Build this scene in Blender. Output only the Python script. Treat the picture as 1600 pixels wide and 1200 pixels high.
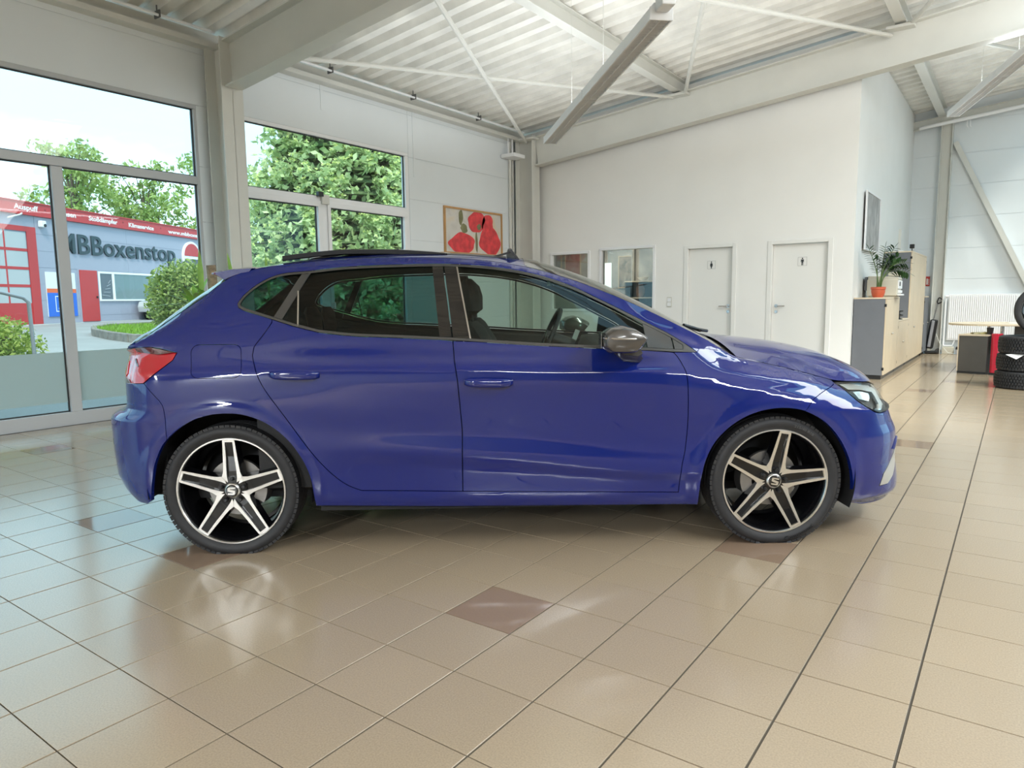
import bpy, bmesh, math, random
import numpy as np
from mathutils import Vector, Matrix, Euler
from mathutils.geometry import delaunay_2d_cdt, tessellate_polygon

for o in list(bpy.data.objects):
    bpy.data.objects.remove(o)
SC = bpy.context.scene
COL = SC.collection
rnd = random.Random(7)
PI = math.pi

# ------------------------------------------------------------------ camera
CAM_POS = Vector((1.9962, -1.2973, 1.1722))
YAW, PITCH, ROLL, FPX = 0.624371368, 0.119919093, -0.0115758207, 1097.65
def camera_axes():
    cy, sy, cp, sp = math.cos(YAW), math.sin(YAW), math.cos(PITCH), math.sin(PITCH)
    f = Vector((-sy*cp, cy*cp, -sp)); r = Vector((cy, sy, 0)); u = r.cross(f)
    c, s = math.cos(ROLL), math.sin(ROLL)
    return c*r + s*u, -s*r + c*u, f
CR, CU, CF = camera_axes()
cam = bpy.data.cameras.new('camera'); cam.sensor_width = 36; cam.lens = FPX/1600*36; cam.clip_start = .05; cam.clip_end = 300
camo = bpy.data.objects.new('camera', cam); COL.objects.link(camo)
camo.matrix_world = Matrix(((CR.x, CU.x, -CF.x, CAM_POS.x), (CR.y, CU.y, -CF.y, CAM_POS.y), (CR.z, CU.z, -CF.z, CAM_POS.z), (0, 0, 0, 1)))
SC.camera = camo

# ------------------------------------------------------------------ sky, lamps, exposure
SC.view_settings.view_transform = 'Standard'; SC.view_settings.look = 'None'
SC.view_settings.gamma = 1; SC.view_settings.exposure = 0.84; SC.view_settings.use_curve_mapping = False
SC.cycles.max_bounces = 10; SC.cycles.diffuse_bounces = 5; SC.cycles.glossy_bounces = 5
SC.cycles.transparent_max_bounces = 24; SC.cycles.transmission_bounces = 8
SC.cycles.sample_clamp_indirect = 6; SC.cycles.use_denoising = True; SC.cycles.caustics_reflective = False; SC.cycles.caustics_refractive = False

w = bpy.data.worlds.new('overcast_sky'); SC.world = w; w.use_nodes = True
nt = w.node_tree; nt.nodes.clear()
wo = nt.nodes.new('ShaderNodeOutputWorld'); bg = nt.nodes.new('ShaderNodeBackground')
tc = nt.nodes.new('ShaderNodeTexCoord'); nz = nt.nodes.new('ShaderNodeTexNoise'); cr = nt.nodes.new('ShaderNodeValToRGB')
nz.inputs['Scale'].default_value = 2.2; nz.inputs['Detail'].default_value = 5
cr.color_ramp.elements[0].position = .56; cr.color_ramp.elements[0].color = (.23, .385, .47, 1)
cr.color_ramp.elements[1].position = .86; cr.color_ramp.elements[1].color = (.62, .70, .77, 1)
nt.links.new(tc.outputs['Generated'], nz.inputs['Vector']); nt.links.new(nz.outputs['Fac'], cr.inputs['Fac'])
nt.links.new(cr.outputs['Color'], bg.inputs['Color']); bg.inputs['Strength'].default_value = 2.6
nt.links.new(bg.outputs[0], wo.inputs[0])

def sun(direction, energy, angle, color):
    l = bpy.data.lights.new('sun', 'SUN'); l.energy = energy; l.angle = angle; l.color = color
    o = bpy.data.objects.new('sun', l); COL.objects.link(o)
    o.rotation_euler = Vector(direction).to_track_quat('-Z', 'Y').to_euler()
sun((-.55, .35, -.85), 2.2, math.radians(14), (1, .96, .88))

def rect_light(loc, rz, length, width, energy, color=(.90, .96, 1)):
    l = bpy.data.lights.new('lamp_and_fill_light', 'AREA'); l.shape = 'RECTANGLE'; l.size = length; l.size_y = width
    l.energy = energy; l.color = color
    o = bpy.data.objects.new('lamp_and_fill_light', l); COL.objects.link(o)
    o.location = loc; o.rotation_euler = (0, 0, rz)
    return o
# unseen hall lamp rows; the upward part is added to brighten roof and walls
for lx, ly, lz, UP, DOWN in ((-2.6, -6.9, 3.1, 45, 150), (1.4, -6.9, 3.1, 20, 300), (5.2, -4.6, 3.3, 14, 190), (4.4, 1.2, 3.6, 20, 130), (6.4, 6.4, 3.4, 45, 20), (6.4, 11.6, 3.4, 15, 10)):
    rect_light((lx, ly, lz+.12), PI/2, 3.2, .30, UP).rotation_euler = (PI, 0, PI/2)
    rect_light((lx, ly, lz), PI/2, 3.2, .34, DOWN)
for lx, ly, lz, sx, sy, e in ((-2.6, 6.2, 3.32, 4.2, 4.4, 25), (1.0, 6.2, 3.5, 2.4, 3.0, 18), (2.4, 12.2, 3.0, 2.5, 3.0, 9)):   # upward fill lights added without fixtures to brighten the roof
    rect_light((lx, ly, lz), 0, sx, sy, e).rotation_euler = (PI, 0, 0)
# fill light added below the ridge skylight to brighten the white door wall
o_ = rect_light((3.9, 5.2, 4.95), 0, 2.6, 6.0, 225, (1, .99, .96)); o_.rotation_euler = Vector((-.62, .38, -.68)).to_track_quat('-Z', 'Y').to_euler()
UP_FILL = 8   # upward fill light added above the two lamps in view, otherwise unlit

# ------------------------------------------------------------------ materials
MATS = {}
def mat(name, color, rough=.5, metal=0., coat=0., coat_rough=.03, spec=.5, var=0., var_scale=8., bump=0., bump_scale=200., emit=None, emit_s=0., trans=0., alpha=1., island=0.):
    if name in MATS: return MATS[name]
    m = bpy.data.materials.new(name); m.use_nodes = True; nt = m.node_tree; b = nt.nodes['Principled BSDF']
    b.inputs['Base Color'].default_value = (*color, 1); b.inputs['Roughness'].default_value = rough; b.inputs['Metallic'].default_value = metal
    b.inputs['Coat Weight'].default_value = coat; b.inputs['Coat Roughness'].default_value = coat_rough; b.inputs['Specular IOR Level'].default_value = spec
    b.inputs['Transmission Weight'].default_value = trans; b.inputs['Alpha'].default_value = alpha
    if emit: b.inputs['Emission Color'].default_value = (*emit, 1); b.inputs['Emission Strength'].default_value = emit_s
    tc = nt.nodes.new('ShaderNodeTexCoord')
    if var > 0 or island > 0:
        n = nt.nodes.new('ShaderNodeTexNoise'); n.inputs['Scale'].default_value = var_scale; n.inputs['Detail'].default_value = 4
        nt.links.new(tc.outputs['Object'], n.inputs['Vector'])
        hv = nt.nodes.new('ShaderNodeHueSaturation'); hv.inputs['Color'].default_value = (*color, 1)
        mr = nt.nodes.new('ShaderNodeMapRange'); mr.inputs['From Min'].default_value = .3; mr.inputs['From Max'].default_value = .7
        mr.inputs['To Min'].default_value = 1-var; mr.inputs['To Max'].default_value = 1+var
        nt.links.new(n.outputs['Fac'], mr.inputs['Value'])
        val = mr.outputs[0]
        if island > 0:
            g = nt.nodes.new('ShaderNodeNewGeometry'); oi = nt.nodes.new('ShaderNodeObjectInfo')
            ad = nt.nodes.new('ShaderNodeMath'); ad.operation = 'ADD'
            nt.links.new(g.outputs['Random Per Island'], ad.inputs[0]); nt.links.new(oi.outputs['Random'], ad.inputs[1])
            fr = nt.nodes.new('ShaderNodeMath'); fr.operation = 'FRACT'; nt.links.new(ad.outputs[0], fr.inputs[0])
            m2 = nt.nodes.new('ShaderNodeMapRange'); m2.inputs['To Min'].default_value = 1-island; m2.inputs['To Max'].default_value = 1+island
            nt.links.new(fr.outputs[0], m2.inputs['Value'])
            mu = nt.nodes.new('ShaderNodeMath'); mu.operation = 'MULTIPLY'; nt.links.new(val, mu.inputs[0]); nt.links.new(m2.outputs[0], mu.inputs[1]); val = mu.outputs[0]
        nt.links.new(val, hv.inputs['Value']); nt.links.new(hv.outputs[0], b.inputs['Base Color'])
    if bump > 0:
        n = nt.nodes.new('ShaderNodeTexNoise'); n.inputs['Scale'].default_value = bump_scale
        bp = nt.nodes.new('ShaderNodeBump'); bp.inputs['Strength'].default_value = bump; bp.inputs['Distance'].default_value = .002
        nt.links.new(tc.outputs['Object'], n.inputs['Vector']); nt.links.new(n.outputs['Fac'], bp.inputs['Height']); nt.links.new(bp.outputs[0], b.inputs['Normal'])
    MATS[name] = m
    return m

def glass(name, tint, refl=1.0, rough=0.0, haze=None):
    if name in MATS: return MATS[name]
    m = bpy.data.materials.new(name); m.use_nodes = True; nt = m.node_tree; nt.nodes.clear()
    out = nt.nodes.new('ShaderNodeOutputMaterial'); tr = nt.nodes.new('ShaderNodeBsdfTransparent'); gl = nt.nodes.new('ShaderNodeBsdfGlossy')
    tr.inputs[0].default_value = (*tint, 1); gl.inputs['Roughness'].default_value = rough; gl.inputs[0].default_value = (1, 1, 1, 1)
    lw = nt.nodes.new('ShaderNodeLayerWeight'); pw = nt.nodes.new('ShaderNodeMath'); pw.operation = 'POWER'; pw.inputs[1].default_value = 4.5
    lw.inputs['Blend'].default_value = .5
    ma = nt.nodes.new('ShaderNodeMath'); ma.operation = 'MULTIPLY_ADD'; ma.inputs[1].default_value = .85*refl; ma.inputs[2].default_value = .06*refl
    mx = nt.nodes.new('ShaderNodeMixShader')
    nt.links.new(lw.outputs['Facing'], pw.inputs[0]); nt.links.new(pw.outputs[0], ma.inputs[0]); nt.links.new(ma.outputs[0], mx.inputs[0])
    src = tr.outputs[0]
    if haze:
        df = nt.nodes.new('ShaderNodeBsdfTranslucent'); df.inputs[0].default_value = (*haze[0], 1)
        d2 = nt.nodes.new('ShaderNodeBsdfDiffuse'); d2.inputs[0].default_value = (*haze[0], 1)
        m1 = nt.nodes.new('ShaderNodeMixShader'); m1.inputs[0].default_value = .5
        nt.links.new(df.outputs[0], m1.inputs[1]); nt.links.new(d2.outputs[0], m1.inputs[2])
        m2 = nt.nodes.new('ShaderNodeMixShader'); m2.inputs[0].default_value = haze[1]
        nt.links.new(tr.outputs[0], m2.inputs[1]); nt.links.new(m1.outputs[0], m2.inputs[2]); src = m2.outputs[0]
    nt.links.new(src, mx.inputs[1]); nt.links.new(gl.outputs[0], mx.inputs[2]); nt.links.new(mx.outputs[0], out.inputs[0])
    MATS[name] = m
    return m

# ------------------------------------------------------------------ mesh helpers
class MB:
    """collects faces; build() links them as one mesh object"""
    def __init__(s): s.v = []; s.f = []; s.mi = []; s.sm = []
    def add(s, verts, faces, mi=0, smooth=False):
        b = len(s.v); s.v += [tuple(map(float, v)) for v in verts]; s.f += [tuple(b+i for i in f) for f in faces]
        s.mi += [mi]*len(faces); s.sm += [smooth]*len(faces); return s
    def box(s, x0, x1, y0, y1, z0, z1, mi=0, M=None):
        v = [Vector((x, y, z)) for z in (z0, z1) for y in (y0, y1) for x in (x0, x1)]
        if M is not None: v = [M @ p for p in v]
        return s.add(v, [(0, 2, 3, 1), (4, 5, 7, 6), (0, 1, 5, 4), (2, 6, 7, 3), (0, 4, 6, 2), (1, 3, 7, 5)], mi)
    def bar(s, p0, p1, w, h, mi=0, up=(0, 0, 1)):
        p0, p1 = Vector(p0), Vector(p1); d = (p1-p0); L = d.length; d.normalize(); u = Vector(up); r = d.cross(u)
        if r.length < 1e-4: r = d.cross(Vector((1, 0, 0)))
        r.normalize(); u = r.cross(d)
        M = Matrix(((r.x, d.x, u.x, p0.x), (r.y, d.y, u.y, p0.y), (r.z, d.z, u.z, p0.z), (0, 0, 0, 1)))
        return s.box(-w/2, w/2, 0, L, -h/2, h/2, mi, M)
    def tube(s, pts, r, n=8, mi=0, cap=True, radii=None):
        pts = [Vector(p) for p in pts]; rings = []; prev = None
        for i, p in enumerate(pts):
            d = (pts[min(i+1, len(pts)-1)] - pts[max(i-1, 0)]).normalized()
            if prev is None:
                a = d.cross(Vector((0, 0, 1)));
                if a.length < 1e-3: a = d.cross(Vector((1, 0, 0)))
            else: a = prev - d*prev.dot(d)
            a.normalize(); prev = a; b = d.cross(a); rr = radii[i] if radii else r
            rings.append([p + (a*math.cos(2*PI*k/n) + b*math.sin(2*PI*k/n))*rr for k in range(n)])
        return s.loft(rings, True, cap, mi, True)
    def loft(s, rings, closed=True, cap=True, mi=0, smooth=True):
        n = len(rings[0]); v = [p for r in rings for p in r]; f = []
        for i in range(len(rings)-1):
            for k in range(n if closed else n-1):
                a = i*n+k; b = i*n+(k+1) % n; f.append((a, b, b+n, a+n))
        s.add(v, f, mi, smooth)
        if cap and closed:
            s.add(rings[0], [tuple(reversed(range(n)))], mi); s.add(rings[-1], [tuple(range(n))], mi)
        return s
    def lathe(s, prof, n=24, mi=0, axis='z', c=(0, 0, 0), smooth=True, a0=0, a1=2*PI):
        full = abs(a1-a0-2*PI) < 1e-6; m = n if full else n+1; rings = []
        for r, h in prof:
            ring = []
            for k in range(m):
                t = a0+(a1-a0)*k/n; x, y = r*math.cos(t), r*math.sin(t)
                p = (x, y, h) if axis == 'z' else ((x, h, y) if axis == 'y' else (h, x, y))
                ring.append((p[0]+c[0], p[1]+c[1], p[2]+c[2]))
            rings.append(ring)
        return s.loft(rings, full, False, mi, smooth)
    def prism(s, poly, fn, d0, d1, mi=0):
        """poly: 2D points; fn(u, v, d) -> 3D"""
        n = len(poly); a = [fn(u, v, d0) for u, v in poly]; b = [fn(u, v, d1) for u, v in poly]
        tris = tessellate_polygon([[Vector((u, v, 0)) for u, v in poly]])
        s.add(a, [tuple(t) for t in tris], mi); s.add(b, [tuple(reversed(t)) for t in tris], mi)
        return s.add(a+b, [(i, (i+1) % n, n+(i+1) % n, n+i) for i in range(n)], mi)
    def build(s, name, m, parent=None, loc=None, rz=None, bevel=0, kind=None, fix=True):
        me = bpy.data.meshes.new(name); me.from_pydata(s.v, [], s.f)
        ms = m if isinstance(m, (list, tuple)) else [m]
        for x in ms: me.materials.append(x)
        me.polygons.foreach_set('material_index', s.mi); me.polygons.foreach_set('use_smooth', s.sm)
        if fix:
            bm = bmesh.new(); bm.from_mesh(me); bmesh.ops.remove_doubles(bm, verts=bm.verts, dist=1e-5)
            bmesh.ops.recalc_face_normals(bm, faces=bm.faces); bm.to_mesh(me); bm.free()
        me.update()
        o = bpy.data.objects.new(name, me); COL.objects.link(o)
        if parent: o.parent = parent
        if loc is not None: o.location = loc
        if rz is not None: o.rotation_euler = (0, 0, rz)
        if bevel:
            b = o.modifiers.new('edge', 'BEVEL'); b.width = bevel; b.segments = 2; b.limit_method = 'ANGLE'
        if any(s.sm):
            try:
                for e in me.edges: pass
                me.set_sharp_from_angle(angle=math.radians(40))
            except Exception: pass
        if kind: o['kind'] = kind
        return o
def tag(o, label, cat=None, group=None, kind=None):
    o['label'] = label
    if cat: o['category'] = cat
    if group: o['group'] = group
    if kind: o['kind'] = kind
    return o
def thing(name, label, cat, loc=(0, 0, 0), rz=0, group=None, kind=None):
    o = bpy.data.objects.new(name, None); o.empty_display_size = .1; COL.objects.link(o); o.location = loc; o.rotation_euler = (0, 0, rz)
    return tag(o, label, cat, group, kind)
def copy_tree(o, parent=None):
    c = o.copy(); COL.objects.link(c)
    if parent is not None: c.parent = parent
    for ch in list(o.children): copy_tree(ch, c)
    return c
def text(name, s, size, m, parent, M, depth=.004, bold=0., width=None, align='LEFT', shear=0., bend=None):
    """raised lettering; M places the text plane (x along, y up, z out)"""
    cu = bpy.data.curves.new('lettering', 'FONT'); cu.body = s; cu.size = size; cu.extrude = depth; cu.offset = bold; cu.align_x = align; cu.shear = shear
    cu.resolution_u = 3
    t = bpy.data.objects.new('lettering', cu); COL.objects.link(t)
    dg = bpy.context.evaluated_depsgraph_get(); dg.update()
    me = bpy.data.meshes.new_from_object(t.evaluated_get(dg)); bpy.data.objects.remove(t); bpy.data.curves.remove(cu)
    xs = [v.co.x for v in me.vertices]; k = 1.
    if width and xs: k = width/(max(xs)-min(xs)); 
    x0 = min(xs) if align == 'LEFT' else 0
    for v in me.vertices:
        v.co.x = (v.co.x-x0)*k
        if bend: v.co = bend(v.co)
    me.transform(M); me.materials.clear(); me.materials.append(m)
    o = bpy.data.objects.new(name, me); COL.objects.link(o)
    if parent: o.parent = parent
    return o
def wallM(o, u, n):
    """matrix for text on a wall: origin o, u = reading direction, n = towards the reader"""
    u, n = Vector(u).normalized(), Vector(n).normalized(); v = n.cross(u)
    return Matrix(((u.x, v.x, n.x, o[0]), (u.y, v.y, n.y, o[1]), (u.z, v.z, n.z, o[2]), (0, 0, 0, 1)))
def seeable(p):
    d = Vector(p)-CAM_POS; z = d.dot(CF)
    if z < .05: return None
    return 800+FPX*d.dot(CR)/z, 600-FPX*d.dot(CU)/z, z
M_WHITE = mat('white_wall_paint', (.86, .86, .845), .65, var=.015, var_scale=2)
M_PANEL = mat('white_coated_metal', (.755, .80, .83), .5, var=.015, var_scale=1.5)
M_STEEL = mat('painted_steel', (.66, .66, .62), .45, var=.03, var_scale=3)
M_DECK = mat('corrugated_deck_paint', (.80, .785, .74), .55, var=.12, var_scale=2.5)
M_FRAME = mat('window_frame_paint', (.50, .52, .54), .4)
M_FRAME_D = mat('window_gasket', (.03, .03, .03), .6)
M_WFRAME = mat('white_plastic_frame', (.85, .86, .88), .35)
M_TILE = mat('beige_tile', (.365, .285, .195), .21, var=.11, var_scale=190, island=.035, spec=1.0, coat=.18, coat_rough=.16)
M_TILE_D = mat('brown_polished_tile', (.25, .172, .12), .085, var=.03, var_scale=150, spec=.5)
M_GROUT = mat('grey_grout', (.075, .062, .045), .9)
M_DOOR = mat('white_door', (.82, .82, .80), .4)
M_CHROME = mat('brushed_steel', (.62, .62, .63), .25, 1.)
M_BLACK = mat('black_plastic', (.012, .012, .013), .35)
M_BLACKM = mat('matt_black', (.015, .015, .016), .75)
M_GLOSSB = mat('gloss_black', (.008, .008, .009), .08, coat=.6)
M_RUBBER = mat('tyre_rubber', (.018, .018, .02), .62, var=.15, var_scale=40)
M_RUBBER2 = mat('tyre_lettering', (.075, .075, .078), .4)
M_TINTW = glass('window_glass', (.94, .97, .96), .28)
M_FROST = glass('frosted_film', (.75, .80, .78), .5, .3, ((.60, .68, .665), .93))
M_OFFGLASS = glass('office_glass', (.62, .64, .62), .9)
# car
M_PAINT = mat('blue_metallic_paint', (.004, .0135, .145), .5, metal=0., coat=1., coat_rough=.008, spec=.0)
M_PAINT.node_tree.nodes['Principled BSDF'].inputs['Coat IOR'].default_value = 1.65
M_DARKTRIM = mat('dark_cabin_trim', (.012, .012, .013), .7)
M_SEAL = mat('satin_window_trim', (.055, .053, .05), .32)
M_CARGLASS = glass('clear_car_glass', (.66, .78, .72), .55)
M_PRIV = glass('privacy_glass', (.23, .40, .39), .5)
M_SCREEN = glass('windscreen_glass', (.55, .64, .6), 1.)
M_RED = mat('red_lamp_lens', (.42, .008, .02), .12, coat=1.)
M_REDL = mat('bright_red_lamp_lens', (.85, .05, .02), .15, coat=1.)
M_REDD = mat('dark_red_lamp_trim', (.07, .012, .016), .1, coat=1.)
M_RIMS = mat('machined_alloy', (.86, .85, .83), .28, 1.)
M_RIMB = mat('gloss_black_alloy', (.004, .004, .005), .2, coat=.2)
M_DISC = mat('brake_iron', (.30, .29, .28), .4, .9)
M_MIRC = mat('grey_mirror_cap', (.075, .068, .062), .25, metal=.3, coat=.7)
M_LAMPC = mat('headlamp_reflector', (.92, .93, .92), .22, .9)
M_LAMPG = glass('headlamp_lens', (.95, .97, .96), .5)
# ------------------------------------------------------------------ car body surface
def pchip(xk, yk, x):
    xk=np.asarray(xk,float); yk=np.asarray(yk,float); x=np.clip(np.asarray(x,float),xk[0],xk[-1])
    h=np.diff(xk); d=np.diff(yk)/h; n=len(xk); m=np.zeros(n)
    if n==2: m[:]=d[0]
    else:
        for i in range(1,n-1):
            if d[i-1]*d[i]>0:
                w1=2*h[i]+h[i-1]; w2=h[i]+2*h[i-1]; m[i]=(w1+w2)/(w1/d[i-1]+w2/d[i])
        m[0]=d[0]; m[-1]=d[-1]
    i=np.clip(np.searchsorted(xk,x)-1,0,n-2); t=(x-xk[i])/h[i]
    return ((1+2*t)*(1-t)**2*yk[i]+t*(1-t)**2*h[i]*m[i]+t*t*(3-2*t)*yk[i+1]+t*t*(t-1)*h[i]*m[i+1])
def pchip_rows(Z, Y, z):
    # Z,Y: (n,K) rows increasing in K; z: (n,)
    n,K=Z.shape; H=np.diff(Z,axis=1); H=np.maximum(H,1e-5); D=np.diff(Y,axis=1)/H
    M=np.zeros((n,K)); a,b=D[:,:-1],D[:,1:]; w1=2*H[:,1:]+H[:,:-1]; w2=H[:,1:]+2*H[:,:-1]
    with np.errstate(divide='ignore',invalid='ignore'):
        mm=np.where(a*b>0,(w1+w2)/(w1/a+w2/b),0.0)
    M[:,1:-1]=mm; M[:,0]=D[:,0]; M[:,-1]=D[:,-1]
    z=np.clip(z,Z[:,0],Z[:,-1]); i=np.clip((Z<=z[:,None]).sum(1)-1,0,K-2); r=np.arange(n)
    h=H[r,i]; t=(z-Z[r,i])/h
    return ((1+2*t)*(1-t)**2*Y[r,i]+t*(1-t)**2*h*M[r,i]+t*t*(3-2*t)*Y[r,i+1]+t*t*(t-1)*h*M[r,i+1])
# edge line between the side of the body and its top: x, z, half width
EDGE=np.array([(-.60,.90,.70),(-.50,.955,.70),(-.36,1.055,.685),(-.25,1.133,.665),(-.14,1.21,.64),(-.06,1.275,.62),(.02,1.318,.60),(.25,1.356,.58),(.5,1.376,.57),(.75,1.384,.565),
 (1.0,1.378,.562),(1.2,1.363,.565),(1.4,1.329,.572),(1.6,1.272,.59),(1.8,1.195,.615),(2.0,1.104,.65),(2.16,1.022,.68),(2.26,.968,.70),(2.33,.925,.71),(2.39,.890,.70),(2.5,.862,.69),(2.67,.822,.675),(2.83,.779,.665),(2.92,.755,.66),(3.1,.735,.655),(3.2,.722,.65),(3.42,.69,.64)])
ROWS=[ # (x,z,y) tables
 [(-.7,.185,.79),(3.4,.165,.80)],
 [(-.7,.215,.845),(3.4,.19,.85)],
 [(-.7,.285,.868),(3.4,.255,.868)],
 [(-.7,.34,.876),(.4,.42,.879),(.8,.40,.872),(1.3,.365,.869),(2.1,.315,.874),(2.6,.32,.880),(3.4,.315,.878)],
 [(-.7,.40,.880),(.4,.50,.885),(.8,.487,.887),(1.3,.442,.887),(2.1,.365,.887),(2.6,.37,.884),(3.4,.38,.885)],
 [(-.7,.52,.883),(.4,.585,.884),(1.3,.56,.878),(2.1,.50,.879),(2.6,.50,.884),(3.4,.50,.885)],
 [(-.7,.68,.888),(0,.70,.890),(1.3,.68,.882),(2.1,.66,.886),(2.6,.65,.890),(3.4,.60,.880)],
 [(-.7,.79,.876),(0,.80,.886),(1.3,.79,.886),(2.0,.77,.890),(2.4,.735,.884),(2.7,.70,.872),(2.92,.665,.86),(3.4,.62,.85)],
 [(-.7,.835,.862),(0,.856,.878),(1.3,.845,.884),(2.0,.828,.886),(2.2,.80,.876),(2.4,.775,.862),(2.7,.738,.835),(2.92,.70,.82),(3.4,.64,.80)],
 [(-.7,.855,.846),(0,.885,.862),(1.3,.870,.868),(2.0,.852,.868),(2.2,.833,.855),(2.4,.808,.838),(2.7,.767,.805),(2.92,.722,.78),(3.4,.655,.76)],
 [(-.7,.868,.825),(-.3,.93,.826),(0,1.0,.822),(.4,1.0,.832),(.9,.99,.836),(1.4,.965,.838),(2.0,.930,.826),(2.16,.905,.812),(2.3,.862,.80),(2.5,.82,.78),(2.7,.788,.755),(2.92,.736,.73),(3.4,.665,.72)],
 [(-.7,.88,.79),(-.3,1.0,.79),(0,1.12,.755),(.4,1.17,.742),(.9,1.17,.745),(1.4,1.15,.745),(1.8,1.055,.755),(2.0,.985,.77),(2.16,.945,.775),(2.3,.89,.765),(2.5,.84,.745),(2.7,.804,.72),(2.92,.745,.70),(3.4,.675,.69)],
 [(-.7,.89,.75),(-.3,1.06,.735),(0,1.25,.66),(.15,1.297,.648),(.4,1.326,.648),(.75,1.343,.645),(1.0,1.341,.643),(1.2,1.328,.643),(1.4,1.296,.648),(1.6,1.235,.655),(1.8,1.142,.675),(2.0,1.043,.70),(2.16,.98,.725),(2.3,.918,.74),(2.5,.852,.72),(2.7,.814,.697),(2.92,.75,.68),(3.4,.683,.665)],
]
def smooth(t): t=np.clip(t,0,1); return t*t*(3-2*t)
XN=[(.10,3.40),(.15,3.425),(.20,3.44),(.24,3.435),(.30,3.42),(.36,3.403),(.45,3.408),(.50,3.40),(.55,3.372),(.60,3.35),(.65,3.333),(.70,3.335),(.80,3.30)]
XR=[(.15,-.58),(.24,-.645),(.28,-.685),(.35,-.722),(.47,-.733),(.60,-.735),(.635,-.733),(.652,-.70),(.672,-.652),(.69,-.634),(.70,-.631),(.83,-.636),(.95,-.64),(1.3,-.64)]
XCF,XCR=2.60,-.15
AF,BF,AR,BR=3.0,.45,3.4,.42
WHEELS=((0.0,.308),(2.556,.304)); ARCH=.352
def edge(x):
    return pchip(EDGE[:,0],EDGE[:,1],x),pchip(EDGE[:,0],EDGE[:,2],x)
def W0(x,z):
    x=np.atleast_1d(np.asarray(x,float)); z=np.atleast_1d(np.asarray(z,float))
    Zs,Ys=[],[]
    for r in ROWS:
        r=np.array(r); Zs.append(pchip(r[:,0],r[:,1],x)); Ys.append(pchip(r[:,0],r[:,2],x))
    ze,ye=edge(x); Zs.append(ze); Ys.append(ye)
    Z=np.stack(Zs,1); Y=np.stack(Ys,1); Z=np.maximum.accumulate(Z+np.arange(Z.shape[1])*1e-4,axis=1)
    return pchip_rows(Z,Y,z)
def W(x,z):
    x=np.atleast_1d(np.asarray(x,float)); z=np.atleast_1d(np.asarray(z,float))
    w=W0(x,z)
    for cx,cz in WHEELS:
        r=np.hypot(x-cx,z-cz); w=w+.009*smooth((ARCH+.085-r)/.06)*smooth((.86-z)/.12)
    xn=np.interp(z,*np.array(XN).T); xr=np.interp(z,*np.array(XR).T)
    tf=np.clip((x-XCF)/(xn-XCF),0,.9999); tr=np.clip((XCR-x)/(XCR-xr),0,.9999)
    hatch=smooth((z-.93)/.06)   # the cap at the back ends below the rear window
    return w*(1-tf**AF)**BF*(hatch+(1-hatch)*(1-tr**AR)**BR)
ZC = np.array([(-.60, .93), (-.50, 1.005), (-.36, 1.115), (-.25, 1.20), (-.14, 1.275), (-.06, 1.325), (.02, 1.358), (.25, 1.398), (.5, 1.418), (.75, 1.427), (1.0, 1.425), (1.2, 1.415), (1.35, 1.402), (1.45, 1.388), (1.64, 1.333), (1.86, 1.243), (2.08, 1.128), (2.25, 1.035), (2.36, .982),
               (2.45, .958), (2.57, .942), (2.72, .925), (2.87, .902), (3.02, .867), (3.16, .822), (3.28, .776), (3.40, .725)])
def top_z(x, q):
    x = np.asarray(x, float); q = np.abs(q); ze, ye = edge(x); zc = pchip(ZC[:, 0], ZC[:, 1], x)
    n = 2.6-.3*smooth((x-2.2)/.3)+4.5*smooth((.06-x)/.14)
    return ze+(zc-ze)*(1-q**n)
def top_y(x, q):
    ze, ye = edge(x); ye = W(x, ze-1e-3)
    return q*ye
def resample(poly, step, closed=True):
    out = []; n = len(poly)
    for i in range(n if closed else n-1):
        a = np.array(poly[i]); b = np.array(poly[(i+1) % n]); k = max(1, int(math.ceil(np.linalg.norm(b-a)/step)))
        out += [tuple(a+(b-a)*t/k) for t in range(k)]
    if not closed: out.append(tuple(poly[-1]))
    return out
def area2(p):
    p = np.array(p); x, y = p[:, 0], p[:, 1]; return float((x*np.roll(y, -1)-np.roll(x, -1)*y).sum()/2)
def inset(poly, d):
    """moves a closed outline inwards by d"""
    if abs(d) < 1e-9: return list(poly)
    p = np.array(poly); s = 1 if area2(poly) > 0 else -1; n = len(p); out = []
    for i in range(n):
        a = p[i]-p[i-1]; b = p[(i+1) % n]-p[i]; a /= np.linalg.norm(a)+1e-12; b /= np.linalg.norm(b)+1e-12
        na = np.array((-a[1], a[0]))*s; nb = np.array((-b[1], b[0]))*s; m = na+nb; L = np.linalg.norm(m)
        m = m/L if L > 1e-6 else na; k = d/max(.45, float(m@na)); out.append(tuple(p[i]+m*k))
    return out
def inside(pts, poly):
    x, y = pts[:, 0], pts[:, 1]; r = np.zeros(len(pts), bool); n = len(poly); j = n-1
    for i in range(n):
        xi, yi = poly[i]; xj, yj = poly[j]
        c = ((yi > y) != (yj > y)) & (x < (xj-xi)*(y-yi)/(yj-yi+1e-15)+xi); r ^= c; j = i
    return r
def curve_pts(pts, step=.02):
    """smooth curve through points (Catmull-Rom)"""
    p = [np.array(q, float) for q in pts]; out = []
    for i in range(len(p)-1):
        a = p[max(i-1, 0)]; b = p[i]; c = p[i+1]; d = p[min(i+2, len(p)-1)]; k = max(1, int(np.linalg.norm(c-b)/step))
        for t in range(k):
            u = t/k; out.append(tuple(.5*((2*b)+(-a+c)*u+(2*a-5*b+4*c-d)*u*u+(-a+3*b-3*c+d)*u**3)))
    out.append(tuple(p[-1])); return out
def grad(x, z, e=.003):
    gx = (W(x+e, z)-W(x-e, z))/(2*e); gz = (W(x, z+e)-W(x, z-e))/(2*e); return gx, gz
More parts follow.
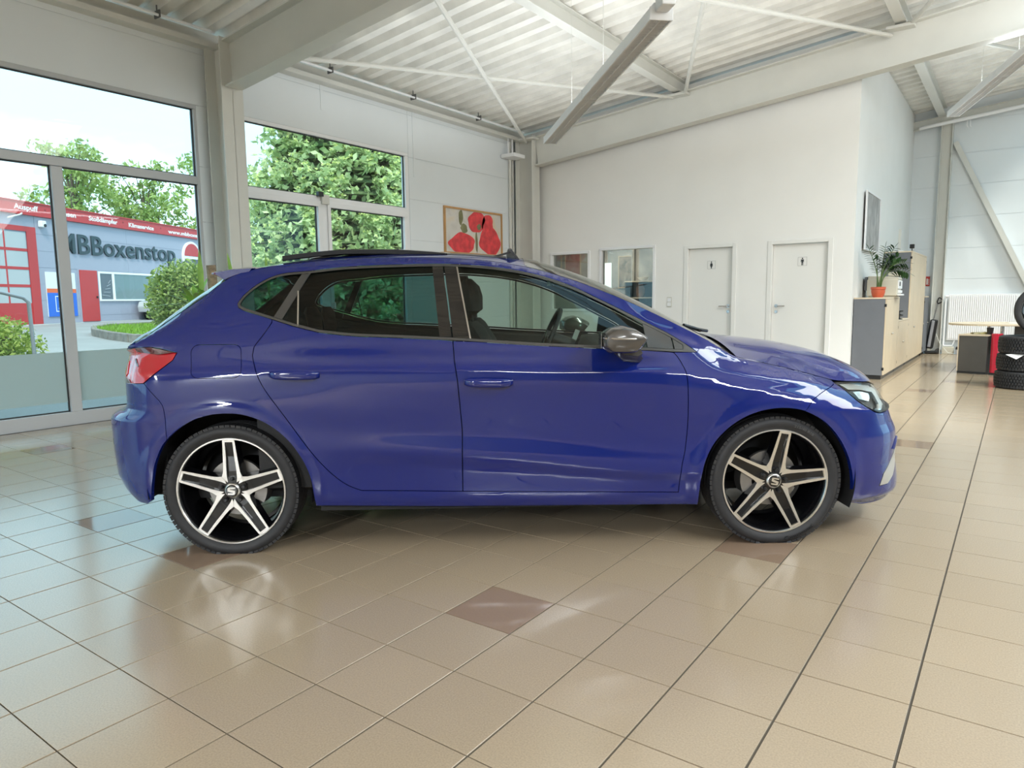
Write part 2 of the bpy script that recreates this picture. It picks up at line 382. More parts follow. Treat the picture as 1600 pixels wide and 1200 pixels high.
def panel(name, outer, side, m, parent, holes=(), gap=.0022, step=.02, grid=.02, depth=.02, off=0., inner=True, inner_m=None, flange=True, displace=None, label=None):
    """a piece of the car's side, given by its side-view outline (x, z); side -1 = right, +1 = left"""
    loops = [resample(inset(outer, gap), step)] + [resample(inset(h, -gap), step) for h in holes]
    P = [q for l in loops for q in l]; edges = []; b = 0
    for l in loops:
        edges += [(b+i, b+(i+1) % len(l)) for i in range(len(l))]; b += len(l)
    nb = len(P); o = np.array(loops[0]); x0, z0 = o.min(0); x1, z1 = o.max(0)
    gx = [x for x in np.arange(x0+grid*.5, x1, grid)]
    if x1 > 3.0: gx = [x for x in gx if x < 2.9]+list(np.arange(2.9, x1, .014))
    if x0 < -.4: gx = [x for x in gx if x > -.35]+list(np.arange(x0+.004, -.35, .014))
    gz = np.arange(z0+grid*.35, z1, grid*.8 if z1-z0 > .3 else grid*.6)
    G = np.array([(x, z) for x in gx for z in gz]) if len(gx) and len(gz) else np.zeros((0, 2))
    if len(G):
        k = inside(G, loops[0])
        for h in loops[1:]: k &= ~inside(G, h)
        G = G[k]; B = np.array(P); keep = []
        for g in G: keep.append(((B-g)**2).sum(1).min() > (step*.55)**2)
        G = G[np.array(keep, bool)] if len(G) else G
    allp = [Vector(q) for q in P]+[Vector(g) for g in G]
    vv, ee, ff, ov, oe, of = delaunay_2d_cdt(allp, edges, [], 0, 1e-6)
    V = np.array([tuple(q) for q in vv]); F = [tuple(f) for f in ff if len(f) == 3]
    cen = np.array([V[list(f)].mean(0) for f in F]); k = inside(cen, loops[0])
    for h in loops[1:]: k &= ~inside(cen, h)
    F = [f for f, q in zip(F, k) if q]
    x, z = V[:, 0], V[:, 1]; y = W(x, z)+off
    if displace is not None: y = y+displace(x, z)
    gxn, gzn = grad(x, z)
    if displace is not None:
        e = .003; gxn = gxn+(displace(x+e, z)-displace(x-e, z))/(2*e); gzn = gzn+(displace(x, z+e)-displace(x, z-e))/(2*e)
    N = np.stack([-gxn, np.ones(len(V)), -gzn], 1); N /= np.linalg.norm(N, axis=1)[:, None]
    verts = [(a, side*c, d) for a, c, d in zip(x, y, z)]; nn = len(V)
    fo = []
    for f in F:
        a, b_, c = f; ar = (x[b_]-x[a])*(z[c]-z[a])-(x[c]-x[a])*(z[b_]-z[a])
        if abs(ar) < 1e-10: continue
        # outward: for the right side (y negative) counter-clockwise in (x, z)
        fo.append((a, b_, c) if (ar > 0) == (side < 0) else (a, c, b_))
    # boundary edges of the kept faces, for the flange
    cnt = {}
    for f in fo:
        for i in range(3):
            e = (f[i], f[(i+1) % 3]); cnt[e] = cnt.get(e, 0)+1
    bd = [e for e in cnt if (e[1], e[0]) not in cnt]
    faces = list(fo); nrm = []
    for f in fo: nrm += [(N[i][0], side*N[i][1], N[i][2]) for i in f]
    mi = [0]*len(fo)
    if flange:
        for (a, b_) in bd:
            i = len(verts)
            for k_ in (a, b_): verts.append(verts[k_])
            for k_ in (b_, a): verts.append((x[k_]-N[k_][0]*depth*.3, side*(y[k_]-depth), z[k_]))
            faces.append((i+1, i, i+3, i+2)); nrm += [(0, 0, 0)]*4; mi.append(0)
    if inner:
        i = len(verts); verts += [(a-n[0]*depth*.3, side*(c-depth), d) for a, c, d, n in zip(x, y, z, N)]
        for f in fo:
            faces.append((i+f[0], i+f[2], i+f[1])); nrm += [(0, 0, 0)]*3; mi.append(1)
    me = bpy.data.meshes.new(name); me.from_pydata(verts, [], faces)
    me.materials.append(m); me.materials.append(inner_m or M_DARKTRIM)
    me.polygons.foreach_set('material_index', mi); me.polygons.foreach_set('use_smooth', [True]*len(faces))
    me.normals_split_custom_set(nrm)
    ob = bpy.data.objects.new(name, me); COL.objects.link(ob); ob.parent = parent
    if label: ob['label'] = label
    return ob
def top_panel(name, xs, qs, m, parent, dz=0., two=False, bulge=False):
    """a piece of the car's top: xs along, qs across (-1..1)"""
    xs = np.array(xs); qs = np.array(qs); rings = []
    for x in xs:
        xx = np.full(len(qs), x); y = top_y(xx, qs); z = top_z(xx, qs)+dz
        if bulge: z = z+.010*smooth((.50+.02*(x-2.4)-np.abs(y))/.05)*smooth((x-2.40)/.1)*smooth((3.3-x)/.3)
        rings.append([(x, a, b) for a, b in zip(y, z)])
    b = MB(); b.loft(rings, False, False); o = b.build(name, m, parent, fix=False)
    me = o.data
    if me.polygons and me.polygons[len(me.polygons)//2].normal.z < 0: me.flip_normals()
    return o

CAR_O = Vector((-1.44606, 1.19965, 0)); CAR_RZ = math.radians(37.1586)
car = thing('car', 'blue five-door hatchback seen from its right side, sunroof tilted open, on tiled floor', 'car', CAR_O, CAR_RZ)

ARCH_R = curve_pts([(-.367, .262), (-.344, .372), (-.314, .469), (-.26, .556), (-.164, .630), (-.069, .665), (.021, .673), (.106, .662), (.197, .622), (.279, .552), (.336, .473), (.376, .374), (.389, .268), (.392, .226)])
ARCH_F = curve_pts([(2.186, .196), (2.187, .264), (2.199, .382), (2.237, .478), (2.296, .554), (2.369, .610), (2.448, .644), (2.536, .659), (2.625, .654), (2.702, .627), (2.778, .577), (2.843, .503), (2.89, .417), (2.915, .336), (2.928, .262), (2.938, .172)])
RDOOR = curve_pts([(.208, 1.093), (.209, 1.079), (.172, 1.019), (.137, .969), (.131, .933), (.152, .863), (.189, .783), (.263, .672), (.342, .552), (.419, .444), (.481, .375), (.545, .325), (.608, .298)])
FDOOR = curve_pts([(2.090, .262), (2.099, .386), (2.116, .474), (2.125, .612), (2.120, .784), (2.110, .848), (2.083, .90), (2.068, .919)])
BSHUT = [(1.077, .285), (1.081, .582), (1.064, .807), (1.05, .901), (1.044, .986)]
BSHUT_UP = [(1.044, .986), (.994, 1.345)]
TRIM = curve_pts([(2.186, .916), (2.075, .996), (1.942, 1.067), (1.754, 1.163), (1.601, 1.236), (1.447, 1.287), (1.294, 1.319), (1.14, 1.337), (.994, 1.345), (.757, 1.343), (.529, 1.335), (.362, 1.318), (.247, 1.309), (.172, 1.289), (.103, 1.247), (.056, 1.202), (.036, 1.165), (.044, 1.148), (.070, 1.135), (.208, 1.093)])
BELT = [(.208, 1.093), (.315, 1.06), (.428, 1.032), (.54, 1.018), (.612, 1.012), (.699, 1.008), (.85, 1.0), (.992, .992), (1.139, .982), (1.433, .960), (1.729, .942), (1.946, .930), (2.066, .921), (2.186, .916)]
def xe(z, f=.985): return XCF+(np.interp(z, *np.array(XN).T)-XCF)*f
def xb(z, f=.985): return XCR-(XCR-np.interp(z, *np.array(XR).T))*f
NOSE_LOW = [(float(xe(z)), z) for z in (.165, .20, .24, .30, .36, .40, .45, .50, .55, .605)]
NOSE_LAMP = [(float(xe(z, .975)), z) for z in (.615, .65, .685)]
TAIL_LOW = [(float(xb(z)), z) for z in (.80, .75, .70, .683, .665, .652, .64, .60, .55, .47, .40, .35, .31, .28, .25, .238)]
TAIL_LAMP = [(float(xb(z)), z) for z in (.945, .90, .85, .81)]
EL = lambda a, b, n: [(x, float(edge(x)[0])) for x in np.linspace(a, b, n)]
RSEAM = curve_pts([(-.36, .812), (-.335, .785), (-.303, .753), (-.272, .715), (-.263, .654), (-.26, .556)])
BSEAM = curve_pts([(2.900, .746), (2.83, .737), (2.775, .722), (2.705, .690), (2.668, .644)])
def cut(curve, a, b):
    """the part of a curve between the points nearest to a and b"""
    c = np.array(curve); i = int(((c-a)**2).sum(1).argmin()); j = int(((c-b)**2).sum(1).argmin())
    return [tuple(q) for q in (c[i:j+1] if i <= j else c[j:i+1][::-1])]
LAMP_UP = [(-.36, .812), (-.231, .914), (-.216, .948), (-.30, .966), (-.35, .973), (-.437, .968), (-.50, .957)]
HLAMP_LOW = curve_pts([(2.902, .741), (2.918, .717), (2.952, .677), (3.019, .632), (3.075, .609), (3.142, .604), (3.20, .607)])
M_VENT = mat('silver_grey_vent', (.42, .41, .38), .35, .3)
def build_side(sd):
    side_loop = (LAMP_UP + EL(-.49, 2.30, 60) + EL(2.30, 2.895, 24) + BSEAM + cut(ARCH_F, (2.668, .644), (2.186, .196))[1:] + [(1.6, .203), (1.0, .209), (.6, .220)]
                 + cut(ARCH_R, (.392, .226), (-.26, .556)) + RSEAM[::-1][1:-1])
    hole = RDOOR + [(.84, .292), (1.077, .285), (1.6, .273)] + FDOOR + TRIM[:-1]
    fuel = []
    for cx, cz, a0 in ((.045, .95, 0), (-.115, .95, 90), (-.105, .866, 180), (.052, .866, 270)):
        for k in range(6):
            a = math.radians(a0+18*k); fuel.append((cx+.034*math.cos(a), cz+.032*math.sin(a)))
    body = panel('side_body', side_loop, sd, M_PAINT, car, holes=[hole, fuel], gap=.0015, depth=.03)
    panel('fuel_flap', fuel, sd, M_PAINT, car, inner=False, gap=.001)
    B_UP = BSHUT[::-1]
    rd = RDOOR[::-1][:-1] + [(.208, 1.093)] + [q for q in BELT[1:] if q[0] < 1.0] + [(1.044, .986)] + B_UP[1:] + [(.84, .292)]
    rdoor = panel('rear_door', rd, sd, M_PAINT, car, depth=.03)
    fd = BSHUT + [q for q in BELT if 1.05 < q[0] < 2.06] + FDOOR[::-1] + [(1.6, .273)]
    fdoor = panel('front_door', fd, sd, M_PAINT, car, depth=.03)
    # windows: satin ring with the panes behind it
    dlo = TRIM[:-1] + BELT[:-1]
    ring_in = inset(resample(dlo, .02), .0125)
    ring_in = [q for q in ring_in if q[0] < 2.125]
    panel('window_surround', dlo, sd, M_SEAL, car, holes=[ring_in], gap=.001, step=.02, depth=.014, off=.001, inner=True)
    def clip(lo, hi):   # the piece of the window opening between two slanted lines; each line = ((x, z), (x, z)) bottom, top
        poly = ring_in
        def half(poly, a, b, keep):
            a, b = np.array(a), np.array(b); out = []; n = len(poly)
            sgn = lambda p: keep*((b[0]-a[0])*(p[1]-a[1])-(b[1]-a[1])*(p[0]-a[0]))
            for i in range(n):
                p, q = np.array(poly[i]), np.array(poly[(i+1) % n]); sp, sq = sgn(p), sgn(q)
                if sp >= 0: out.append(tuple(p))
                if sp*sq < 0: out.append(tuple(p+(q-p)*sp/(sp-sq)))
            return out
        if lo: poly = half(poly, lo[0], lo[1], -1)
        if hi: poly = half(poly, hi[0], hi[1], 1)
        return poly
    d1, d2 = ((.208, 1.093), (.331, 1.318)), ((.246, 1.075), (.369, 1.314))
    b0, b1 = ((.985, .985), (.940, 1.35)), ((1.041, .986), (.991, 1.346))
    b2, b3, b4 = ((1.047, .986), (.997, 1.346)), ((1.124, .980), (1.054, 1.345)), ((1.131, .980), (1.061, 1.345))
    s0, s1, s2 = ((1.947, .90), (1.943, 1.10)), ((2.069, .90), (2.073, 1.02)), ((2.075, .90), (2.079, 1.02))
    g = dict(inner=False, flange=False, gap=0, step=.03, grid=.06, off=-.006)
    t = dict(gap=.0005, step=.03, grid=.06, depth=.012, off=-.001)
    panel('quarter_window', clip(None, d1), sd, M_PRIV, car, **g)
    panel('window_divider', clip(d1, d2), sd, M_SEAL, car, **t)
    panel('rear_door_window', clip(d2, b0), sd, M_PRIV, car, **g)
    panel('pillar_cover', clip(b0, b1), sd, M_GLOSSB, car, **t)
    panel('pillar_cover', clip(b2, b3), sd, M_GLOSSB, car, **t)
    panel('pillar_strip', clip(b3, b4), sd, M_CHROME, car, gap=0, step=.03, grid=.06, depth=.01, off=.001)
    panel('front_door_window', clip(b4, s0), sd, M_CARGLASS, car, **g)
    panel('mirror_sail', clip(s0, s1), sd, M_SEAL, car, **t)
    panel('corner_cover', clip(s2, None), sd, M_SEAL, car, **t)
    for sx, sz in (((.316, 1.225), (.331, 1.063)), ((.316, 1.225), (.363, 1.309))):
        dv = np.array(sz)-np.array(sx); nv = np.array((-dv[1], dv[0])); nv = nv/np.linalg.norm(nv)*.0035
        a, b = np.array(sx), np.array(sz)
        panel('window_seal', [tuple(a-nv), tuple(b-nv), tuple(b+nv), tuple(a+nv)], sd, M_SEAL if sz[0] > .35 else M_CHROME, car, gap=0, step=.03, grid=1, depth=.006, off=.001, inner=False)
    # bumpers and lamps
    arch_b = cut(ARCH_F, (2.668, .644), (2.938, .172))
    bump = BSEAM[:-1] + arch_b + [(3.03, .150), (3.10, .147), (3.18, .147), (3.26, .152)] + NOSE_LOW + HLAMP_LOW[::-1][1:]
    fog = [(3.098, .250), (3.122, .308), (3.185, .362), (3.250, .412), (3.274, .408), (3.262, .34), (3.215, .280), (3.165, .248)]
    panel('front_bumper', bump, sd, M_PAINT, car, holes=[fog], gap=.0015, step=.018, depth=.025)
    panel('bumper_vent', fog, sd, M_VENT, car, off=.003, step=.015, grid=.02, depth=.03, inner=False, label='grey corner vent of the front bumper')
    wing = [(3.205, .41), (3.245, .415), (3.283, .447), (3.280, .462), (3.255, .457)]
    panel('bumper_fin', wing, sd, M_PAINT, car, off=.012, step=.012, grid=.03, depth=.03, inner=False)
    lamp = HLAMP_LOW + NOSE_LAMP + [(3.26, .703), (3.2, .718), (3.1, .732), (3.0, .741), (2.93, .748)]
    panel('headlamp', lamp, sd, M_LAMPG, car, inner=False, flange=False, gap=.003, step=.015, grid=.03)
    panel('headlamp_bowl', lamp, sd, M_BLACK, car, inner=False, gap=.004, step=.02, grid=.03, off=-.05, depth=-.045)
    panel('daytime_light', [(2.925, .740), (3.05, .731), (3.165, .712), (3.168, .640), (3.12, .612), (3.09, .616), (3.118, .640), (3.122, .688), (3.04, .706), (2.95, .716)], sd, M_LAMPC, car, off=-.014, step=.02, grid=.03, depth=.02, inner=False)
    panel('headlamp_reflector', [(3.06, .655), (3.09, .69), (3.04, .703), (2.975, .707), (2.985, .675)], sd, M_LAMPC, car, off=-.03, step=.015, grid=.02, depth=.03, inner=False, displace=lambda x, z: -.012*np.cos((x-3.03)*60)*np.cos((z-.68)*60))
    panel('headlamp_reflector', [(3.15, .63), (3.19, .62), (3.23, .68), (3.20, .70), (3.155, .70)], sd, M_LAMPC, car, off=-.03, step=.015, grid=.02, depth=.03, inner=False)
    tail_b = RSEAM[::-1][1:] + [(-.43, .808), (-.50, .802)] + TAIL_LOW + [(-.53, .236), (-.45, .236), (-.40, .240)] + cut(ARCH_R, (-.367, .262), (-.26, .556))
    panel('rear_bumper', tail_b, sd, M_PAINT, car, gap=.0015, step=.018, depth=.025)
    tl = LAMP_UP + TAIL_LAMP + [(-.50, .802), (-.43, .808)]
    tlo = panel('tail_lamp', tl, sd, M_RED, car, gap=.002, step=.016, grid=.03, off=.002, depth=.02, displace=lambda x, z: .006*smooth((x+.44)/.03)*smooth((-.215-x)/.2))
    panel('lamp_top', [(-.225, .950), (-.30, .964), (-.35, .972), (-.43, .967), (-.42, .950), (-.30, .940)], sd, M_REDD, car, gap=0, step=.02, grid=.03, off=.012, depth=.012, inner=False)
    panel('lamp_light', [(-.475, .850), (-.490, .905), (-.510, .880), (-.52, .845), (-.50, .832)], sd, M_REDL, car, gap=0, step=.012, grid=.02, off=.006, depth=.008, inner=False)
    panel('lamp_foot', [(-.44, .811), (-.50, .805), (-.535, .812), (-.535, .828), (-.46, .826)], sd, M_REDD, car, gap=0, step=.012, grid=.02, off=.005, depth=.008, inner=False)
    panel('lamp_rib', [(-.437, .915), (-.43, .92), (-.398, .888), (-.405, .884)], sd, M_REDD, car, gap=0, step=.012, grid=.02, off=.011, depth=.008, inner=False)
    # door handles
    for hx, hz, dr in ((.328, .845, rdoor), (1.205, .798, fdoor)):
        b = MB(); rings = []
        for u in np.linspace(-.112, .112, 15):
            k = abs(u)/.112; out = .034*(1-k**6)+.004; hh = .021*(1-.40*k**4)
            yw = float(W(hx+u, hz)[0]); rings.append([(hx+u, sd*(yw+out+.010*math.cos(a)), hz-.022*u+hh*math.sin(a)) for a in np.linspace(0, 2*PI, 12, endpoint=False)])
        b.loft(rings); h = b.build('door_handle', M_PAINT, dr)
        cup = [(hx+.080*math.cos(a)-.012, hz+.040*math.sin(a)) for a in np.linspace(0, 2*PI, 20, endpoint=False)]
        panel('handle_cup', cup, sd, M_BLACK if False else M_PAINT, dr, gap=0, step=.02, grid=.016, off=.0012, inner=False, flange=False, displace=lambda x, z: -.024*smooth(1.15-((x-hx+.012)/.080)**2-((z-hz)/.040)**2))
    return rdoor, fdoor
for sd in (-1, 1): build_side(sd)
Q = np.concatenate([np.linspace(-1, -.7, 10)[:-1], np.linspace(-.7, .7, 21), np.linspace(.7, 1, 10)[1:]])
top_panel('roof', np.linspace(-.06, 1.40, 40), Q, M_PAINT, car)
top_panel('headliner', np.linspace(0, 1.40, 12), np.linspace(-.98, .98, 13), M_DARKTRIM, car, dz=-.035)
top_panel('windscreen', np.linspace(1.40, 2.33, 24), Q*.975, M_SCREEN, car, dz=-.004)
for a, b in ((-1, -.93), (.93, 1)): top_panel('windscreen_edge', np.linspace(1.40, 2.33, 24), np.linspace(a, b, 5), M_GLOSSB, car, dz=.001)
top_panel('header_strip', np.linspace(1.39, 1.47, 6), Q*.97, M_GLOSSB, car, dz=.001)
top_panel('cowl', np.linspace(2.30, 2.44, 6), Q, M_BLACK, car, dz=-.012)
BX = np.concatenate([np.linspace(2.40, 3.0, 24)[:-1], np.linspace(3.0, 3.31, 20)])
bon = top_panel('bonnet', BX, Q*.997, M_PAINT, car, bulge=True)
top_panel('rear_window', np.linspace(-.47, -.05, 16), np.linspace(-.90, .90, 19), M_PRIV, car)
for a, b in ((-1, -.89), (.89, 1)): top_panel('rear_window_edge', np.linspace(-.50, -.04, 18), np.linspace(a, b, 5), M_GLOSSB, car, dz=.002)
# spoiler
b = MB(); rings = []
for q in np.linspace(-1, 1, 25):
    k = math.sqrt(max(0., 1-abs(q)**6)); yw = .605*q
    zt = lambda x: float(top_z(np.array([max(x, .0)]), np.array([min(abs(q), .86)]))[0])-.002-.006*abs(q)**4
    x1 = -.105-.06*k*1.0
    zr = zt(.06)
    rings.append([(.07, yw, zr+.003), (-.03, yw, zt(-.02)+.008), (x1, yw, zt(-.04)-.006), (x1-.002, yw, zt(-.04)-.013), (-.058, yw, zt(-.04)-.046), (.03, yw, zt(.0)-.03)])
b.loft(rings); b.build('rear_spoiler', M_PAINT, car)
# back of the car: tailgate between the lamps, bumper middle
def cross(name, pts, m, sag=.0):
    b = MB(); rings = []
    for x, z in pts:
        yw = float(W(x, z)[0]); rings.append([(x-(.05*(1-q*q) if x < 0 else -.02*(1-q*q))*1.0, q*yw, z) for q in np.linspace(-1, 1, 13)])
    b.loft(rings, False, False); return b.build(name, m, car)
cross('tailgate', [(-.485, .965), (-.50, .957)]+TAIL_LAMP+TAIL_LOW[:4], M_PAINT)
cross('rear_bumper_middle', TAIL_LOW[3:], M_PAINT)
cross('front_bumper_middle', [(3.26, .152)]+NOSE_LOW[:4], M_PAINT)
cross('grille', NOSE_LOW[3:]+NOSE_LAMP+[(3.27, .703)], M_BLACK)
# sunroof: glass lid tilted up at the back, frame, wind flap
b = MB(); rings = []
for x in np.linspace(.17, 1.0, 14):
    t = (1.0-x)/.83; lift = .006+.030*min(1, t*1.6)**.8
    if t > .6: lift += 0
    ring = []
    for q in np.linspace(-.74, .74, 13): ring.append((x, q*.565, float(top_z(np.array([x]), np.array([q]))[0])+lift))
    low = [(p[0], p[1], p[2]-.016) for p in ring[::-1]]; rings.append(ring+low)
b.loft(rings); lid = b.build('sunroof_lid', M_GLOSSB, car)
for sg in (-1, 1):
    b = MB(); er = []
    for x in np.linspace(.165, .99, 14):
        t = (1.0-x)/.83; zz = float(top_z(np.array([x]), np.array([.74]))[0])+.006+.030*min(1, t*1.6)**.8
        er.append([(x, sg*(.74*.565+dy), zz+dz) for dy, dz in ((-.002, .0005), (.008, -.002), (.009, -.022), (-.002, -.026))])
    b.loft(er, True, True, 0, False); b.build('lid_seal', M_BLACKM, lid)
top_panel('sunroof_opening', np.linspace(.30, 1.30, 20), np.linspace(-.76, .76, 13), M_BLACK, car, dz=.0015)
for q in (-.68, .68):
    for x0, x1 in ((.30, .46), (.62, .75)):
        b = MB(); z0 = float(top_z(np.array([x0]), np.array([q]))[0]); b.bar((x0, q*.56, z0), (x1, q*.56, z0+.025), .014, .01); b.build('sunroof_arm', M_BLACK, car)
b = MB()
for q in (-.66, .66): b.bar((1.18, q*.56, 1.376), (1.335, q*.56, 1.418), .012, .010)
z0 = lambda x, q: float(top_z(np.array([x]), np.array([q]))[0])
rings = [[(1.315, q*.56, z0(1.3, q)+.040), (1.33, q*.56, z0(1.3, q)+.044), (1.37, q*.56, z0(1.37, q)+.002), (1.355, q*.56, z0(1.35, q)+.001)] for q in np.linspace(-.7, .7, 11)]
b.loft(rings); b.build('wind_flap', M_BLACK, car)
# wiper and its hump
b = MB(); b.tube([(2.20, -.50, 1.032), (2.30, -.42, 1.005), (2.38, -.30, .992), (2.41, -.1, .985)], .009, 6); b.tube([(2.30, -.45, 1.0), (2.34, .0, 1.01), (2.36, .45, .99)], .008, 6)
b.build('wiper', M_BLACK, car)
# mirrors
for sd in (-1, 1):
    cap = MB()
    def ringm(y, s, cx=1.805, cz=.985, top=1.):
        pts = [(-.100, -.026), (-.103, .012), (-.094, .036), (-.062, .058), (-.01, .068), (.045, .054), (.092, .026), (.106, .014), (.102, .004), (.070, -.036), (.052, -.052), (.0, -.056), (-.070, -.052)]
        return [(cx+px*s, sd*y, cz+pz*s) for px, pz in pts]
    rings = [ringm(.862, .40, 1.85, .975), ringm(.885, .86, 1.816, .984), ringm(.92, .985, 1.807), ringm(.97, 1.0), ringm(1.02, .95, 1.806), ringm(1.045, .82, 1.808), ringm(1.056, .5, 1.81), ringm(1.058, .1, 1.81)]
    cap.loft(rings, True, True, 0, False); mo = cap.build('wing_mirror', M_MIRC, car, bevel=.006)
    for p_ in mo.data.polygons: p_.use_smooth = True
    mo.data.set_sharp_from_angle(angle=math.radians(28))
    st = MB(); rr = []
    for y, z, s in ((.83, .905, 1.1), (.87, .908, 1.1), (.92, .925, 1.1), (.97, .943, 1.0)):
        rr.append([(1.852+dx*s-(.018 if y > .9 else 0), sd*y, z+dz*s) for dx, dz in ((-.075, .026), (.028, .030), (.058, -.012), (.042, -.028), (-.022, -.022))])
    st.loft(rr); st.build('mirror_foot', M_SEAL, mo)
    rim = MB(); rim.tube([(1.703, sd*.93, .999), (1.704, sd*1.0, .999), (1.715, sd*1.035, .999), (1.76, sd*1.056, .998), (1.84, sd*1.056, .997), (1.88, sd*1.04, .996), (1.906, sd*.99, .997)], .004, 6); rim.build('mirror_seam', M_CHROME, mo)
    gl = MB(); gl.box(1.7005, 1.7022, min(sd*.935, sd*1.015), max(sd*.935, sd*1.015), .955, 1.018); gl.build('mirror_glass', M_CHROME, mo)
# arch liners, underbody, cabin
for (cx, cz), a0_, a1_ in zip(WHEELS, (-.2, -.36), (PI+.1, PI+.25)):
    for sd in (-1, 1):
        b = MB(); b.lathe([(.10, sd*.55), (.378, sd*.55), (.378, sd*.865)], 28, axis='y', c=(cx, 0, cz), a0=a0_, a1=a1_)
        b.build('arch_liner', M_BLACKM, car, fix=False)
b = MB(); b.box(-.45, 3.1, -.56, .56, .19, .23); b.box(.40, 2.17, -.80, .80, .185, .22); b.box(-.5, -.35, -.7, .7, .25, .8); b.box(2.20, 2.28, -.62, .62, .25, .86); b.build('underbody', M_BLACKM, car)
# ------------------------------------------------------------------ wheels (axle along y, outside towards -y, origin at the hub centre)
def emblem_mesh(s):
    up = [(-.5, .06), (-.5, .36), (-.36, .5), (.5, .5), (.5, .31), (-.22, .31), (-.22, .22), (.5, .03), (.5, -.06)]
    return [[(x*s, y*s) for x, y in up], [(-x*s, -y*s) for x, y in up]]
def make_wheel(spin, mark=False):
    R, RR, yo = .313, .2525, -.1
    b = MB()
    prof = [(RR-.004, -.096), (RR+.004, -.104), (RR+.020, -.113), (.285, -.115), (.298, -.109), (.3065, -.098), (.311, -.085), (.313, -.05), (.313, .05), (.311, .085), (.298, .109), (.285, .115), (RR+.004, .104), (RR-.004, .096)]
    b.lathe(prof, 120, axis='y')
    nb = len(b.v)
    for k in range(76):   # shoulder blocks
        a = 2*PI*k/76; ca, sa = math.cos(a), math.sin(a)
        M = Matrix(((ca, 0, -sa, 0), (0, 1, 0, 0), (sa, 0, ca, 0), (0, 0, 0, 1)))
        b.box(.3015, .3130, -.1055, -.052, -.0109, .0109, 0, M)
    for yy in (-.030, -.002, .026):
        b.lathe([(.3128, yy), (.3145, yy+.001), (.3145, yy+.020), (.3128, yy+.021)], 60, axis='y')
    for v in range(len(b.v)):
        x, y, z = b.v[v]
        if z < -.300: b.v[v] = (x, y-.004 if y < 0 else y, -.300)
    wheel = b.build('wheel', M_RUBBER, None)
    # rim: polished edge, black barrel
    b = MB(); b.lathe([(RR-.002, -.096), (RR+.001, -.102), (RR-.001, -.1055), (RR-.007, -.106), (RR-.0095, -.102)], 96, axis='y'); b.build('rim_edge', M_RIMS, wheel)
    b = MB(); b.lathe([(RR-.0095, -.102), (RR-.016, -.094), (RR-.022, -.07), (.222, -.03), (.215, .09), (.20, .095)], 72, axis='y')
    b.lathe([(.066, -.030), (.066, -.078), (.030, -.086), (.0, -.086)], 40, axis='y'); b.build('barrel', M_RIMB, wheel)
    def S(r, t, y): return (r*math.cos(t), y, r*math.sin(t))
    for k in range(5):
        th = spin+2*PI*k/5
        c, s = math.cos(th), math.sin(th)
        def L(u, v, y): return (u*c-v*s, y, u*s+v*c)          # u along the spoke, v across
        def yy(u): return -.083-.020*min(1, max(0, (u-.05)/.19))**1.2
        t36 = math.tan(PI/5)
        sil = MB()
        # outline of the polished face: right arm, left arm, tip bar, valley to the neighbours
        ro, ri = .2435, .052
        wo = .0275
        for sg in (-1, 1):
            outer = [(ro, sg*wo), (.16, sg*.0330), (.115, sg*.0360), (.088, sg*.0392), (.065, sg*.065*t36*.99)]
            inner = [(ro, sg*(wo-.0100)), (.16, sg*.0195), (.115, sg*.0222), (.088, sg*.0232), (.058, sg*.0228)]
            # close to the hub the face reaches the neighbour along the valley line
            pts_o = outer+[(.046, sg*.046*t36*.99)]; pts_i = inner+[(.036, sg*.0195)]
            rings = []
            for (uo, vo), (ui, vi) in zip(pts_o, pts_i):
                rings.append([L(uo, vo, yy(uo)), L(ui, vi, yy(ui)), L(ui, vi, yy(ui)+.012), L(uo, vo, yy(uo)+.012)])
            sil.loft(rings, True, True, 0, False)
        rings = [[L(ro, v, yy(ro)), L(ro-.0105, v, yy(ro)), L(ro-.0105, v, yy(ro)+.012), L(ro, v, yy(ro)+.012)] for v in (-wo, wo)]
        sil.loft(rings, True, True, 0, False)
        o = sil.build('spoke', M_RIMS, wheel, fix=True)
        blk = MB(); rings = []
        for u, hw, d in ((.036, .020, .009), (.088, .0255, .016), (.16, .021, .016), (ro-.006, wo-.008, .008)):
            rings.append([L(u, -hw, yy(u)+d), L(u, hw, yy(u)+d), L(u, hw*1.5, yy(u)+.050), L(u, -hw*1.5, yy(u)+.050)])
        blk.loft(rings, True, True, 0, False)
        for sg in (-1, 1):   # black flanks sweeping to the barrel
            rings = []
            for u, v in ((.065, .065*t36*.985), (.088, .0392), (.115, .0360), (.16, .033), (ro, wo)):
                rings.append([L(u, sg*v, yy(u)+.003), L(u, sg*(v*1.12+.004), yy(u)+.05), L(u, sg*(v-.011), yy(u)+.05), L(u, sg*(v-.011), yy(u)+.006)])
            blk.loft(rings, True, True, 0, False)
        blk.build('spoke_back', M_RIMB, wheel)
        bo = MB(); cx, _, cz = L(.056, 0, 0); bo.lathe([(.0, -.098), (.0075, -.098), (.0095, -.095), (.0095, -.07)], 6, axis='y', c=(cx, 0, cz), smooth=False); bo.build('lug_bolt', M_BLACK, wheel)
    hub = MB(); hub.lathe([(0, -.100), (.024, -.100), (.0275, -.097), (.0285, -.085)], 40, axis='y'); hub.build('hub_cap', M_GLOSSB, wheel)
    ring = MB(); ring.lathe([(.0285, -.088), (.0292, -.0945), (.0325, -.093), (.036, -.086)], 40, axis='y'); ring.build('hub_ring', M_RIMS, wheel)
    em = MB(); ct, st_ = math.cos(spin-PI/2), math.sin(spin-PI/2)
    for pl in emblem_mesh(.034):
        em.prism([(x*ct-y*st_, x*st_+y*ct) for x, y in pl], lambda u, v, d: (u, d, v), -.1022, -.0995)
    em.build('hub_emblem', M_RIMS, wheel)
